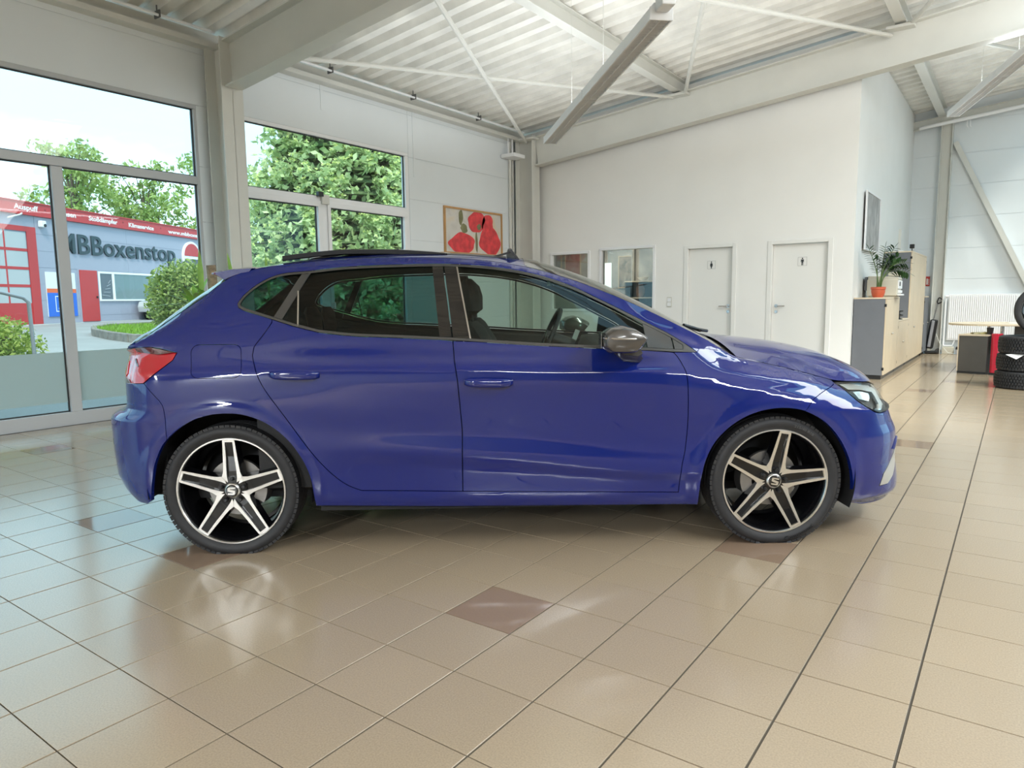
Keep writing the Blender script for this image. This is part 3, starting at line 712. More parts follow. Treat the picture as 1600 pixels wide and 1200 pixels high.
    d = MB(); d.lathe([(.05, -.022), (.135, -.022), (.135, .0), (.05, .0)], 48, axis='y'); d.lathe([(.0, -.03), (.07, -.03), (.07, -.02)], 32, axis='y'); d.build('brake_disc', M_DISC, wheel)
    ca = MB(); rings = []
    for t in np.linspace(PI-.55, PI+.45, 8) if mark else np.linspace(-.5, .5, 8):
        rings.append([S(.095, t, -.052), S(.148, t, -.047), S(.152, t, .03), S(.095, t, .03)])
    ca.loft(rings, True, True, 0, False); ca.build('brake_caliper', M_DISC, wheel)
    if True:
        def bend(a0, r):
            def f(co):
                a = a0-co.x/r; rr = r+co.y
                return Vector((rr*math.cos(a), -.1145-co.z*.5, rr*math.sin(a)))
            return f
        def bend_low(a0, r):    # letters standing on the inner circle, read from outside
            def f(co):
                a = a0-co.x/r; rr = r+co.y
                return Vector((rr*math.cos(a), -.1142-co.z*.5, rr*math.sin(a)))
            return f
        if mark:
            text('sidewall_lettering', 'Continental', .026, M_RUBBER2, wheel, Matrix.Identity(4), .0035, .0006, .148, bend=lambda co: (lambda a, rr: Vector((rr*math.cos(a), -.1142-abs(co.z)*.6, rr*math.sin(a))))(math.radians(-80)+co.x/.279, .2885-co.y))
            text('sidewall_lettering', '215/40 R18', .017, M_RUBBER2, wheel, Matrix.Identity(4), .003, .0004, .105, bend=lambda co: (lambda a, rr: Vector((rr*math.cos(a), -.1142-abs(co.z)*.6, rr*math.sin(a))))(math.radians(74)-co.x/.283, .274+co.y))
    return wheel
def add_wheel(w, x, y, left=False):
    w.parent = car; w.location = (x, y, .300)
    if left: w.rotation_euler = (0, 0, PI)
w1 = make_wheel(math.radians(90)); add_wheel(w1, 0.0, -.747)
w2 = make_wheel(math.radians(80), True); add_wheel(w2, 2.556, -.747)
for w_, x in ((w1, 0.0), (w2, 2.556)):
    c = copy_tree(w_); add_wheel(c, x, .747, True)

# ------------------------------------------------------------------ cabin
b = MB(); b.box(-.35, 2.1, -.70, .70, .23, .27); b.build('cabin_floor', M_DARKTRIM, car)
for sd in (-1, 1):
    b = MB(); rings = []
    for x in np.linspace(.12, 2.15, 12):
        bz = float(pchip(np.array(BELT)[:, 0], np.array(BELT)[:, 1], x)); rings.append([(x, sd*.70, .26), (x, sd*.735, .5), (x, sd*.74, .8), (x, sd*.765, bz-.035), (x, sd*.785, bz-.02), (x, sd*.80, bz-.05), (x, sd*.80, .3)])
    b.loft(rings, True, True); b.build('door_lining', M_DARKTRIM, car)
M_SEAT = mat('dark_seat_cloth', (.018, .018, .02), .85, bump=.4, bump_scale=300)
def make_seat():
    b = MB(); rings = []
    for u, w_, t in ((-.26, .20, .10), (-.22, .235, .15), (0, .245, .15), (.18, .24, .14), (.26, .21, .09)):
        rings.append([(u, w_*math.cos(a)*(1 if abs(math.cos(a)) < .9 else 1.0), .42+t*.55*math.sin(a)+.04*abs(math.cos(a))**3) for a in np.linspace(0, 2*PI, 18, endpoint=False)])
    b.loft(rings); st = b.build('seat', M_SEAT, None)
    b = MB(); rings = []
    for h, w_, t, x in ((.0, .20, .07, -.24), (.06, .235, .10, -.25), (.30, .25, .095, -.315), (.48, .235, .08, -.375), (.585, .17, .05, -.41), (.61, .10, .03, -.42)):
        rings.append([(x+t*math.sin(a)+(.035*abs(math.cos(a))**4 if h < .5 else 0), w_*math.cos(a), .47+h) for a in np.linspace(0, 2*PI, 18, endpoint=False)])
    b.loft(rings); b.build('backrest', M_SEAT, st)
    b = MB(); rings = []
    for h, w_, t, x in ((.0, .09, .02, -.42), (.02, .125, .045, -.42), (.10, .13, .05, -.425), (.16, .115, .042, -.435), (.185, .08, .02, -.44)):
        rings.append([(x+t*math.sin(a), w_*math.cos(a), 1.115+h) for a in np.linspace(0, 2*PI, 16, endpoint=False)])
    b.loft(rings)
    for s in (-.05, .05): b.tube([(-.415, s, 1.03), (-.42, s, 1.13)], .007, 6)
    b.build('headrest', M_SEAT, st)
    return st
s1 = make_seat(); s1.parent = car; s1.location = (1.54, -.36, -.02)
s2 = copy_tree(s1); s2.parent = car; s2.location = (1.54, .36, -.02)
b = MB(); rings = []
for y in (-.62, -.58, .58, .62): rings.append([(.80, y, .30), (.83, y, .50), (.43, y, .53), (.27, y, .96 if abs(y) < .6 else .9), (.19, y, .97 if abs(y) < .6 else .9), (.31, y, .30)])
b.loft(rings, True, True, 0, False); rs = b.build('rear_bench', M_SEAT, car, bevel=.03)
for y in (-.36, 0, .36):
    b = MB(); rings = []
    for h, w_, t in ((0, .10, .025), (.02, .125, .04), (.12, .125, .042), (.155, .09, .02)): rings.append([(.205+t*math.sin(a)-.1*h, y+w_*math.cos(a), .985+h) for a in np.linspace(0, 2*PI, 14, endpoint=False)])
    b.loft(rings); b.build('headrest', M_SEAT, rs)
b = MB(); b.box(-.36, .20, -.62, .62, .93, .95); b.build('parcel_shelf', M_DARKTRIM, car)
# dashboard, wheel (left-hand drive: the far side), mirror
b = MB(); rings = []
for y in (-.73, -.70, -.2, .2, .70, .73):
    hb = .035 if .15 < y < .65 else 0
    rings.append([(2.10, y, .55), (1.80, y, .60), (1.70, y, .74), (1.70, y, .86), (1.78, y, .925+hb*.6), (1.92, y, .935+hb*.3), (2.16, y, .945), (2.24, y, .93), (2.24, y, .55)])
b.loft(rings, True, True, 0, False); b.build('dashboard', M_DARKTRIM, car, bevel=.02)
b = MB(); b.bar((1.69, .0, .90), (1.725, .0, .99), .22, .015, up=(1, 0, 0)); b.build('centre_screen', M_GLOSSB, car)
b = MB(); cx, cy, cz = 1.575, .36, .935; tl = math.radians(24)
pts = [(cx-.185*math.sin(a)*math.sin(tl)*-1, cy+.185*math.cos(a), cz+.185*math.sin(a)*math.cos(tl)) for a in np.linspace(0, 2*PI, 33)]
b.tube(pts, .0155, 8, cap=False); 
for a in (0, PI, -PI/2): b.bar((cx, cy, cz), (cx+.18*math.sin(a)*math.sin(tl), cy+.18*math.cos(a), cz+.18*math.sin(a)*math.cos(tl)), .03, .02)
b.tube([(cx-.02, cy, cz), (cx+.16, cy, cz-.06)], .045, 12); b.build('steering_wheel', mat('steering_leather', (.03, .03, .032), .4), car)
b = MB(); b.bar((1.56, -.12, 1.285), (1.56, .12, 1.285), .02, .07); b.tube([(1.57, 0, 1.30), (1.64, 0, 1.325)], .01, 6); b.build('cabin_mirror', M_BLACK, car)
# ------------------------------------------------------------------ the showroom
XW, YF, YWC, XS = -5.46, 15.15, 9.5, .085      # glazed wall, far wall, wall with the toilet doors, side wall behind the cabinets
SL = .107
def deck_z(x): return 4.13+SL*(x+5.46) if x < 4.2 else 4.13+SL*(9.66)-SL*(x-4.2)
T = .3017
DARK = {(1, 2), (3, 6), (4, 16), (3, 28), (4, 32), (-7, 1), (-15, 3), (-4, 1), (-11, -2), (9, 12), (8, 22)}
floor = MB().box(XW-.02, 14.0, -8.6, YF+.02, -.12, -.0035).build('floor', M_GROUT, kind='structure')
tag(floor, 'beige tiled showroom floor with a few darker brown tiles', 'floor')
def tile_verts(sx, sy, h=.010, c=.0007):
    a, b = sx/2, sy/2
    v = [(-a, -b, -h), (a, -b, -h), (a, b, -h), (-a, b, -h), (-a, -b, -c), (a, -b, -c), (a, b, -c), (-a, b, -c), (-a+c, -b+c, 0), (a-c, -b+c, 0), (a-c, b-c, 0), (-a+c, b-c, 0)]
    f = [(8, 9, 10, 11)]
    for i in range(4):
        j = (i+1) % 4; f += [(4+i, 4+j, 8+j, 8+i), (i, j, 4+j, 4+i)]
    return v, f
SX, SY = T-.0064, T-.0040
tm = bpy.data.meshes.new('tile'); v_, f_ = tile_verts(SX, SY); tm.from_pydata(v_, [], f_); tm.materials.append(M_TILE)
tmd = tm.copy(); tmd.materials.clear(); tmd.materials.append(M_TILE_D)
cells = []
for i in range(-18, 46):
    for j in range(-28, 50):
        x, y = (i+.5)*T, (j+.5)*T
        if x > XS-.02 and False: continue
        if y > YWC and x < XS: continue
        s = [seeable((x+a*T/2, y+b_*T/2, 0)) for a, b_ in ((-1, -1), (1, -1), (1, 1), (-1, 1))]
        vis = 0
        if all(s):
            pts = [(q[0], q[1]) for q in s]
            cx = sum(q[0] for q in pts)/4; cy = sum(q[1] for q in pts)/4
            if -40 < cx < 1640 and cy < 1240 and not (215 < cx < 1385 and cy < 775): vis = abs(area2(pts))
        cells.append((vis, i, j, x, y))
cells.sort(reverse=True)
big = MB(); bigd = MB()
for n, (vis, i, j, x, y) in enumerate(cells):
    dk = (i, j) in DARK
    if n < 288 or (dk and vis > 0):
        o = bpy.data.objects.new('tile', tmd if dk else tm); COL.objects.link(o); o.parent = floor; o.location = (x, y, rnd.uniform(-.0003, .0003))
        o.rotation_euler = (rnd.uniform(-.0008, .0008), rnd.uniform(-.0008, .0008), 0)
        if dk: o['label'] = 'darker brown polished tile'
    else:
        (bigd if dk else big).add([(a+x, b_+y, c) for a, b_, c in v_], f_)
big.build('tiles', M_TILE, floor, fix=False, kind='stuff')
if bigd.v: bigd.build('tiles', M_TILE_D, floor, fix=False, kind='stuff')

def panelled(name, label, horiz, fixed, spans, zs, m, normal, parent_m=None):
    """wall of sandwich panels: horiz 'y' or 'x', fixed = plane of the inner face, spans = [(a, b, z0, z1)] areas split at zs"""
    wall = MB(); t = .10*(-normal)
    def bx(mb, a, b, z0, z1, d0, d1):
        p, q = fixed+d0*(-normal), fixed+d1*(-normal); p, q = min(p, q), max(p, q)
        mb.box(p, q, a, b, z0, z1) if horiz == 'y' else mb.box(a, b, p, q, z0, z1)
    for a, b, z0, z1 in spans: bx(wall, a, b, z0, z1, .008, .12)
    w_ = wall.build(name, m, kind='structure'); tag(w_, label, 'wall')
    for a, b, z0, z1 in spans:
        cuts = [z0]+[z for z in zs if z0+.08 < z < z1-.08]+[z1]
        for c0, c1 in zip(cuts, cuts[1:]):
            pm = MB(); bx(pm, a+.002, b-.002, c0+.003, c1-.003, 0, .0079); pm.build('panel', m, w_, bevel=.003)
    return w_
ZS = [.27, .87, 1.47, 2.07, 2.67, 3.27, 3.87]
panelled('wall_left', 'white panelled outer wall with large windows on the left', 'y', XW, [(-8.6, 3.42, 3.32, 3.98), (3.42, 6.50, 3.32, 3.98), (6.50, YWC+.1, 0, 3.98), (3.19, 3.69, 0, 3.32)], ZS, M_PANEL, 1)
panelled('wall_far', 'pale panelled end wall behind the radiator', 'x', YF, [(XS-.3, 8.0, 0, 4.95)], ZS+[4.47], M_PANEL, -1)
b = MB(); b.box(-.004, .004, -.004, .05, 3.42, 3.96); 
for y, z0, z1 in ((4.93, 3.62, 3.93), (6.62, 3.0, 3.95)):
    tag(MB().box(XW-.002, XW+.006, y-.02, y+.02, z0, z1).build('trim_cover', M_PANEL, kind='structure'), 'narrow white joint cover high on the window wall at Y%d' % 0 if False else ('short narrow joint cover strip above the second window' if y < 6 else 'long narrow joint cover strip right of the second window'), 'trim')
# wall with the toilet doors (holes for two office windows and two doors)
def holed_wall(name, label, x0, x1, y0, y1, ztop, holes, m):
    b = MB(); xs = sorted(set([x0, x1]+[h[0] for h in holes]+[h[1] for h in holes]))
    for a, c in zip(xs, xs[1:]):
        hs = sorted([h for h in holes if h[0] <= a+1e-6 and h[1] >= c-1e-6], key=lambda h: h[2]); z = 0
        for h in hs:
            if h[2] > z+1e-6: b.box(a, c, y0, y1, z, h[2])
            z = h[3]
        za, zc = ztop(a), ztop(c)
        b.add([(a, y0, z), (c, y0, z), (c, y1, z), (a, y1, z), (a, y0, za), (c, y0, zc), (c, y1, zc), (a, y1, za)], [(0, 3, 2, 1), (4, 5, 6, 7), (0, 1, 5, 4), (2, 3, 7, 6), (0, 4, 7, 3), (1, 2, 6, 5)])
    o = b.build(name, m, kind='structure'); return tag(o, label, 'wall')
HOLES = [(-4.87, -4.115, .98, 1.962), (-3.87, -2.90, .98, 1.995), (-2.385, -1.545, 0, 1.985), (-1.085, -.185, 0, 1.985)]
holed_wall('wall_back', 'white plastered wall with two doors and two office windows', XW, XS, YWC, YWC+.12, lambda x: deck_z(x)-.035, HOLES, M_WHITE)
b = MB(); b.add([(XS-.12, YWC+.12, 0), (XS, YWC+.12, 0), (XS, YF, 0), (XS-.12, YF, 0), (XS-.12, YWC+.12, 4.68), (XS, YWC+.12, 4.68), (XS, YF, 4.70), (XS-.12, YF, 4.70)], [(0, 1, 2, 3), (4, 7, 6, 5), (0, 4, 5, 1), (1, 5, 6, 2), (2, 6, 7, 3), (3, 7, 4, 0)])
tag(b.build('wall_side', M_WHITE, kind='structure'), 'white plastered side wall behind the cabinets', 'wall')
# roof deck: trapezoidal sheet, ribs running up the slope
P_, D_ = .28, .085
SKA = (.85, 2.9, 1.35, 3.1)     # rooflight above the car
SKB = (2.7, 5.7, 3.3, 14.5)     # unseen ridge skylight further back, widened to light the door wall
b = MB()
for ya, yb, spans in ((-9.0, SKA[2], ((-5.75, 4.2, 14.0),)), (SKA[2], SKA[3], ((-5.75, SKA[0]), (SKA[1], 4.2, 14.0))), (SKA[3], SKB[3], ((-5.75, SKB[0]), (SKB[1], 14.0))), (SKB[3], 15.6, ((-5.75, 4.2, 14.0),))):
    prof = [(ya, 0)]; k0 = int(math.floor((ya+9)/P_))
    for k in range(k0, 90):
        for yy, zz in ((0, 0), (.115, 0), (.15, D_), (.245, D_)):
            y = -9+k*P_+yy
            if ya < y < yb: prof.append((y, zz))
    prof.append((yb, 0))
    for xs_ in spans:
        rings = [[(x, yy, deck_z(x)+zz) for yy, zz in prof] for x in xs_]
        b.loft(rings, False, False, 0, False); b.loft([[(x, yy, zz+.10) for x, yy, zz in r] for r in rings], False, False, 0, False)
dk = b.build('ceiling', M_DECK, kind='structure', fix=False); tag(dk, 'pale corrugated metal roof deck overhead', 'ceiling')
# rooflights: kerbs, glazing bars, panes
def rooflight(lab, x0, x1, y0, y1, step):
    sk = MB(); za, zb_ = deck_z(x0), deck_z(x1)
    for x in (x0, x1): sk.box(x-.03, x+.03, y0, y1, deck_z(x)-.02, deck_z(x)+.25)
    for y in (y0, y1): sk.bar((x0, y, za+.12), (x1, y, zb_+.12), .06, .27)
    sk = sk.build('skylight', M_WFRAME, kind='structure'); tag(sk, lab, 'skylight'); n = int((y1-y0)/step)
    for k in range(n):
        a, c = y0+(y1-y0)*k/n, y0+(y1-y0)*(k+1)/n
        bb = MB(); bb.bar((x0, c, za+.24), (x1, c, zb_+.24), .06, .06); bb.build('glazing_bar', M_WFRAME, sk)
        pp = MB(); pp.add([(x0, a+.03, za+.26), (x1, a+.03, zb_+.26), (x1, c-.03, zb_+.26), (x0, c-.03, za+.26)], [(0, 1, 2, 3)]); pp.build('pane', M_TINTW, sk, fix=False)
rooflight('rooflight strip in the roof above the car', *SKA, .8)
rooflight('unseen ridge skylight strip at the right, widened to light the door wall', *SKB, 1.25)
# rafters (rolled I beams following the slope)
def ibeam(name, label, p0, p1, h, wd, tf, tw, m=M_STEEL, up=(0, 0, 1), cat='beam'):
    b = MB(); p0, p1 = Vector(p0), Vector(p1); d = (p1-p0).normalized(); r = d.cross(Vector(up)).normalized(); u = r.cross(d)
    b.bar(p0+u*(h/2-tf/2), p1+u*(h/2-tf/2), wd, tf, up=up); b.bar(p0-u*(h/2-tf/2), p1-u*(h/2-tf/2), wd, tf, up=up); b.bar(p0, p1, tw, h-2*tf+.002, up=up)
    o = b.build(name, m, kind='structure'); return tag(o, label, cat)
def raf_c(x): return deck_z(x)-.20-.245
RAFT = {3.42: 'pale steel roof beam crossing overhead from the near column', 9.28: 'long pale steel roof beam along the top of the white door wall'}
for Y, lab in RAFT.items():
    ibeam('roof_beam', lab, (-5.105 if Y < 5 else -5.03, Y, raf_c(-5.10)), (4.2, Y, raf_c(4.2)), .49, .20, .018, .012)
    ibeam('roof_beam', lab.replace('pale', 'descending pale'), (4.2, Y, raf_c(4.2)), (13.5, Y, raf_c(13.5)), .49, .20, .018, .012)
ibeam('roof_beam', 'pale steel edge beam under the roof at the far wall', (-.2, YF-.13, deck_z(-.2)-.27), (4.2, YF-.13, deck_z(4.2)-.27), .16, .10, .01, .01)
for x, lab in ((-2.42, 'roof purlin ending at the middle of the long beam'), (.56, 'roof purlin over the corner of the white door wall'), (2.5, 'roof purlin beside the ridge skylight')):
    ibeam('purlin', lab, (x, -8.6, deck_z(x)-.10), (x, YF, deck_z(x)-.10), .19, .13, .012, .010, up=(0, 0, 1))
# roof bracing rods
def rod(lab, a, c, r=.028):
    b = MB(); b.tube([a, c], r, 8); tag(b.build('roof_brace', M_STEEL, kind='structure'), lab, 'brace')
zb = lambda x: deck_z(x)-.24
rod('thin brace tube from the near column towards the purlin', (-5.2, 3.5, zb(-5.2)), (-2.5, 9.22, zb(-2.5)))
rod('thin brace tube from the far column corner up to the near beam', (-5.2, 9.2, zb(-5.2)-.02), (-2.5, 3.5, zb(-2.5)-.07))
rod('steep thin brace tube rising from the purlin end', (-2.3, 9.22, zb(-2.3)), (.45, 3.5, zb(.45)))
rod('thin brace tube running to the second purlin end', (-2.3, 3.5, zb(-2.3)-.06), (.45, 9.22, zb(.45)-.06))
rod('short brace tube right of the second purlin', (.66, 9.22, zb(.66)), (3.4, 3.5, zb(3.4)))
rod('brace tube beyond the long beam', (.66, 9.4, zb(.66)), (3.4, 15.0, zb(3.4)))
for x, y, lab in ((-2.4, 9.22, 'gusset plate at the purlin end on the long beam'), (.56, 9.22, 'gusset plate at the second purlin on the long beam'), (-5.1, 9.15, 'gusset plate above the far column')):
    tag(MB().box(x-.16, x+.16, y-.10, y+.06, zb(x)-.02, zb(x)+.015).build('gusset_plate', M_STEEL, kind='structure', bevel=.004), lab, 'plate')
# eaves: channel along the top of the window wall, cable tray and tubes
b = MB(); b.box(XW, XW+.14, -8.6, YWC, 3.93, 3.955); b.box(XW, XW+.012, -8.6, YWC, 3.955, 4.12); b.box(XW+.128, XW+.14, -8.6, YWC, 3.955, 3.985)
tag(b.build('eaves_channel', M_STEEL, kind='structure'), 'pale steel eaves channel along the top of the window wall', 'beam')
for k, (dx, z, r) in enumerate(((.20, 4.075, .014), (.26, 4.045, .014))):
    b = MB(); b.tube([(XW+dx, -8.0, z), (XW+dx, 3.30, z)], r, 8); b.tube([(XW+dx, 3.56, z), (XW+dx, 9.15, z)], r, 8)
    tag(b.build('conduit', M_WFRAME, kind='structure'), 'white conduit tube below the eaves, %s one' % ('upper' if k == 0 else 'lower'), 'conduit')
for y in (-1.5, 1.2, 2.7, 4.9, 6.4, 7.9):
    b = MB(); b.box(XW+.18, XW+.28, y-.008, y+.008, 4.025, 4.095); b.box(XW+.222, XW+.23, y-.006, y+.006, 4.09, 4.15)
    tag(b.build('pipe_clip', mat('clip_grey', (.12, .12, .12), .5), kind='structure'), 'small dark clip holding the conduit tubes', 'clip', 'conduit clips below the eaves')
# columns
def hcol(lab, x, y, h, turn=False, wd=.28, dp=.28):
    b = MB()
    if turn: b.box(x-wd/2, x+wd/2, y-dp/2, y-dp/2+.014, 0, h); b.box(x-wd/2, x+wd/2, y+dp/2-.014, y+dp/2, 0, h); b.box(x-.005, x+.005, y-dp/2, y+dp/2, 0, h)
    else: b.box(x-dp/2, x-dp/2+.014, y-wd/2, y+wd/2, 0, h); b.box(x+dp/2-.014, x+dp/2, y-wd/2, y+wd/2, 0, h); b.box(x-dp/2, x+dp/2, y-.005, y+.005, 0, h)
    tag(b.build('column', M_STEEL, kind='structure', bevel=.003), lab, 'column')
hcol('pale steel column between the two windows', XW+.20, 3.42, 4.0, False, .26, .30)
hcol('pale steel column in the far left corner', XW+.24, 9.26, 4.0, False, .24, .36)
hcol('pale steel column at the end wall', .66, YF-.10, 4.55, False, .2, .2)
b = MB(); b.tube([(XW+.03, 9.02, 0), (XW+.03, 9.02, 3.9)], .028, 8); b.tube([(XW+.03, 9.10, 0), (XW+.03, 9.10, 3.9)], .018, 8)
tag(b.build('downpipe', M_STEEL, kind='structure'), 'pair of pale pipes beside the corner column', 'pipe')
b = MB(); b.bar((.80, YF-.07, 4.08), (2.12, YF-.07, 1.27), .09, .09); tag(b.build('wall_brace', M_STEEL, kind='structure'), 'diagonal pale steel brace on the end wall', 'brace')
b = MB(); b.tube([(.2, YF-.27, 4.36+.02), (4.1, YF-.27, 4.36+.42)], .035, 10); tag(b.build('gable_pipe', M_WFRAME, kind='structure'), 'white pipe below the edge beam of the end wall', 'pipe')
b = MB()
for dx in (0, .05): b.tube([(.98+dx, YF-.24, 4.50), (.98+dx, YF-.24, 4.33), (1.0+dx, YF-.2, 4.30)], .008, 6)
tag(b.build('pipe_hook', M_WFRAME, kind='structure'), 'small white pipe hangers near the end column top', 'bracket')
b = MB(); b.box(XW+.02, XW+.30, 8.78, 9.10, 3.60, 3.66); b.tube([(XW+.1, 8.88, 3.66), (XW+.1, 8.88, 3.95)], .012, 6); b.tube([(XW+.1, 9.0, 3.66), (XW+.1, 9.0, 3.95)], .012, 6)
tag(b.build('wall_bracket', M_WFRAME, kind='structure'), 'white bracket with two hangers near the corner column top', 'bracket')

# ------------------------------------------------------------------ windows of the left wall
def glazed(name, label, y0, y1, z0, z1, muls, rails, fw=.07, m=M_FRAME, frost=None):
    """frame standing in the wall; muls = [(y, z0, z1)], rails = [(z, y0, y1)]"""
    b = MB(); xa, xb_ = XW-.085, XW-.005
    b.box(xa, xb_+.01, y0, y1, z0, z0+.13); b.box(xa, xb_, y0, y1, z1-.05, z1); b.box(xa+.0005, xb_-.0005, y0, y0+fw, z0+.1305, z1-.0505); b.box(xa+.0005, xb_-.0005, y1-fw, y1, z0+.1305, z1-.0505)
    f = b.build(name, m, kind='structure', bevel=.004); tag(f, label, 'window')
    for y, a, c in muls: MB().box(xa, xb_+.004, y-.05, y+.05, a, c).build('mullion', m, f, bevel=.004)
    for z, a, c in rails: MB().box(xa, xb_+.002, a, c, z-.042, z+.042).build('transom', m, f, bevel=.004)
    return f
def pane(f, y0, y1, z0, z1, gask=True):
    x = XW-.045; MB().box(x-.001, x, y0, y1, z0, z1).build('pane', M_TINTW, f)
    if gask:
        g = MB(); t = .012
        g.box(x-.006, x+.012, y0, y1, z0, z0+t); g.box(x-.006, x+.012, y0, y1, z1-t, z1); g.box(x-.006, x+.012, y0, y0+t, z0, z1); g.box(x-.006, x+.012, y1-t, y1, z0, z1)
        g.build('gasket', M_FRAME_D, f)
def film(f, y0, y1, z0, z1):
    x = XW-.040; MB().box(x-.0004, x, y0, y1, z0, z1).build('frosted_film', M_FROST, f)
w1 = glazed('window_1', 'tall grey framed window at the far left with frosted lower band', -5.2, 3.23, 0, 3.33, [(1.745, .13, 2.47), (-.9, .13, 2.47), (-3.4, .13, 2.47)], [(2.515, -5.13, 3.16)])
for a, c in ((-5.13, -3.45), (-3.35, -.95), (-.85, 1.695), (1.795, 3.16)): pane(w1, a, c, .13, 2.473); film(w1, a+.013, c-.013, .225, .715)
pane(w1, -5.13, 3.16, 2.557, 3.28)
w2 = glazed('window_2', 'white framed window beside the column with spruce outside', 3.64, 6.50, 0, 3.33, [(4.90, .13, 2.45)], [(2.49, 3.71, 6.43)], m=M_WFRAME)
pane(w2, 3.71, 6.43, 2.532, 3.28)
for a, c in ((3.71, 4.85), (4.95, 6.43)):
    b = MB(); x0, x1 = XW-.07, XW+.012
    b.box(x0, x1, a, c, .13, .23); b.box(x0, x1, a, c, 2.40, 2.47); b.box(x0, x1, a, a+.055, .23, 2.40); b.box(x0, x1, c-.055, c, .23, 2.40)
    b.build('casement', M_WFRAME, w2, bevel=.006); pane(w2, a+.055, c-.055, .23, 2.40)
b = MB(); b.box(XW, XW+.04, 4.84, 4.96, 2.43, 2.55); b.build('catch', M_STEEL, w2); MB().box(XW, XW+.05, 4.78, 4.86, 2.52, 2.58).build('opener', M_BLACK, w2)
b = MB(); b.box(XW+.01, XW+.05, 4.97, 4.99, 1.02, 1.16); b.build('window_handle', M_WFRAME, w2)

# ------------------------------------------------------------------ doors and office windows of the back wall
def make_door(name, label, x0, x1, hinge_right, man):
    b = MB(); y0, y1 = YWC-.012, YWC+.13; fw = .065
    b.box(x0, x0+fw, y0, y1, 0, 1.985); b.box(x1-fw, x1, y0, y1, 0, 1.985); b.box(x0+fw+.0005, x1-fw-.0005, y0+.0005, y1, 1.93, 1.985)
    f = b.build(name, M_DOOR, kind='structure', bevel=.004); tag(f, label, 'door')
    a, c = x0+fw+.002, x1-fw-.002
    lf = MB().box(a, c, YWC+.055, YWC+.095, .008, 1.926).build('door_leaf', M_DOOR, f, bevel=.003)
    hx = c-.065 if not hinge_right else a+.065; s = -1 if not hinge_right else 1
    b = MB(); b.lathe([(0, YWC+.045), (.026, YWC+.045), (.026, YWC+.056)], 16, axis='y', c=(hx, 0, 1.03)); b.lathe([(0, YWC+.045), (.024, YWC+.045), (.024, YWC+.056)], 16, axis='y', c=(hx, 0, .945))
    b.tube([(hx, YWC+.05, 1.03), (hx, YWC, 1.03), (hx+s*.02, YWC-.005, 1.03), (hx+s*.13, YWC-.005, 1.03)], .010, 8); b.build('door_handle', M_CHROME, f)
    px = (a+c)/2+(.03 if man else .01); sg = MB(); sg.box(px-.07, px+.07, YWC+.0515, YWC+.0545, 1.60, 1.74); sp = sg.build('sign_plate', mat('white_sign', (.80, .80, .78), .3), f)
    b = MB(); fn = lambda u, v, d: (px+u, d, 1.67+v); d0, d1 = YWC+.0500, YWC+.0516
    b.prism([(.011*math.cos(t)*.9, .043+.011*math.sin(t)) for t in np.linspace(0, 2*PI, 14, endpoint=False)], fn, d0, d1)
    if man: b.prism([(-.020, .028), (.020, .028), (.022, -.010), (.015, -.010), (.014, .012), (.012, .012), (.012, -.055), (.002, -.055), (.001, -.015), (-.001, -.015), (-.002, -.055), (-.012, -.055), (-.012, .012), (-.014, .012), (-.015, -.010), (-.022, -.010)], fn, d0, d1)
    else: b.prism([(-.011, .028), (.011, .028), (.024, -.006), (.018, -.010), (.010, .010), (.020, -.026), (.009, -.026), (.008, -.055), (-.008, -.055), (-.009, -.026), (-.020, -.026), (-.010, .010), (-.018, -.010), (-.024, -.006)], fn, d0, d1)
    b.build('pictogram', M_BLACK, f)
    b = MB(); t = .003
    for q in ((-.062, .062, .059, .062), (-.062, .062, -.062, -.059), (-.062, -.059, -.062, .062), (.059, .062, -.062, .062)): b.box(px+q[0], px+q[1], d0, d1, 1.67+q[2], 1.67+q[3])
    b.build('sign_border', mat('grey_print', (.35, .35, .35), .5), f)
make_door('door_1', 'white door with women pictogram, left of the two', -2.385, -1.545, False, False)
make_door('door_2', 'white door with men pictogram beside the grey cabinet end', -1.085, -.185, True, True)
for n, (a, c, z0, z1), lab in ((3, HOLES[0], 'small white framed office window, left of the two in the back wall'), (4, HOLES[1], 'white framed office window nearest the women door')):
    b = MB(); t = .045; y0, y1 = YWC-.02, YWC+.10
    b.box(a-.03, c+.03, y0, y1, z1-t+.03, z1+.03); b.box(a-.03, c+.03, y0, y1, z0-.03, z0+t-.03); b.box(a-.03, a+t-.03, y0, y1, z0, z1); b.box(c-t+.03, c+.03, y0, y1, z0, z1)
    f = b.build('window_%d' % n, M_WFRAME, kind='structure', bevel=.004); tag(f, lab, 'window'); MB().box(a, c, YWC+.04, YWC+.046, z0, z1).build('pane', M_OFFGLASS, f)
# office behind: walls, added fill light, door light, posters, shelf with things
M_OFF = mat('office_wall', (.40, .38, .34), .8, var=.22, var_scale=5)
b = MB(); b.box(-7.2, -2.5, 11.9, 12.0, 0, 2.6); b.box(-2.52, -2.45, YWC+.12, 11.9, 0, 2.6); b.box(-7.2, -2.5, YWC+.12, 12, 2.55, 2.62); b.box(-7.26, -7.20, YWC+.12, 12, 0, 2.6); b.box(-4.45, -4.39, 11.84, 11.9, 0, 2.55)
tag(b.build('wall_office', M_OFF, kind='structure'), 'greyish office walls seen through the small windows', 'wall')
b = MB(); b.box(-7.2, -2.5, YWC+.12, 11.9, -.03, 0); tag(b.build('floor_office', M_GROUT, kind='structure'), 'dark office floor behind the small windows', 'floor')
l = bpy.data.lights.new('office_fill_light', 'AREA'); l.size = .6; l.energy = 34; l.color = (1, .95, .86); lo = bpy.data.objects.new('office_fill_light', l); COL.objects.link(lo); lo.location = (-4.6, 10.9, 2.5)  # unseen fill light added to brighten the office
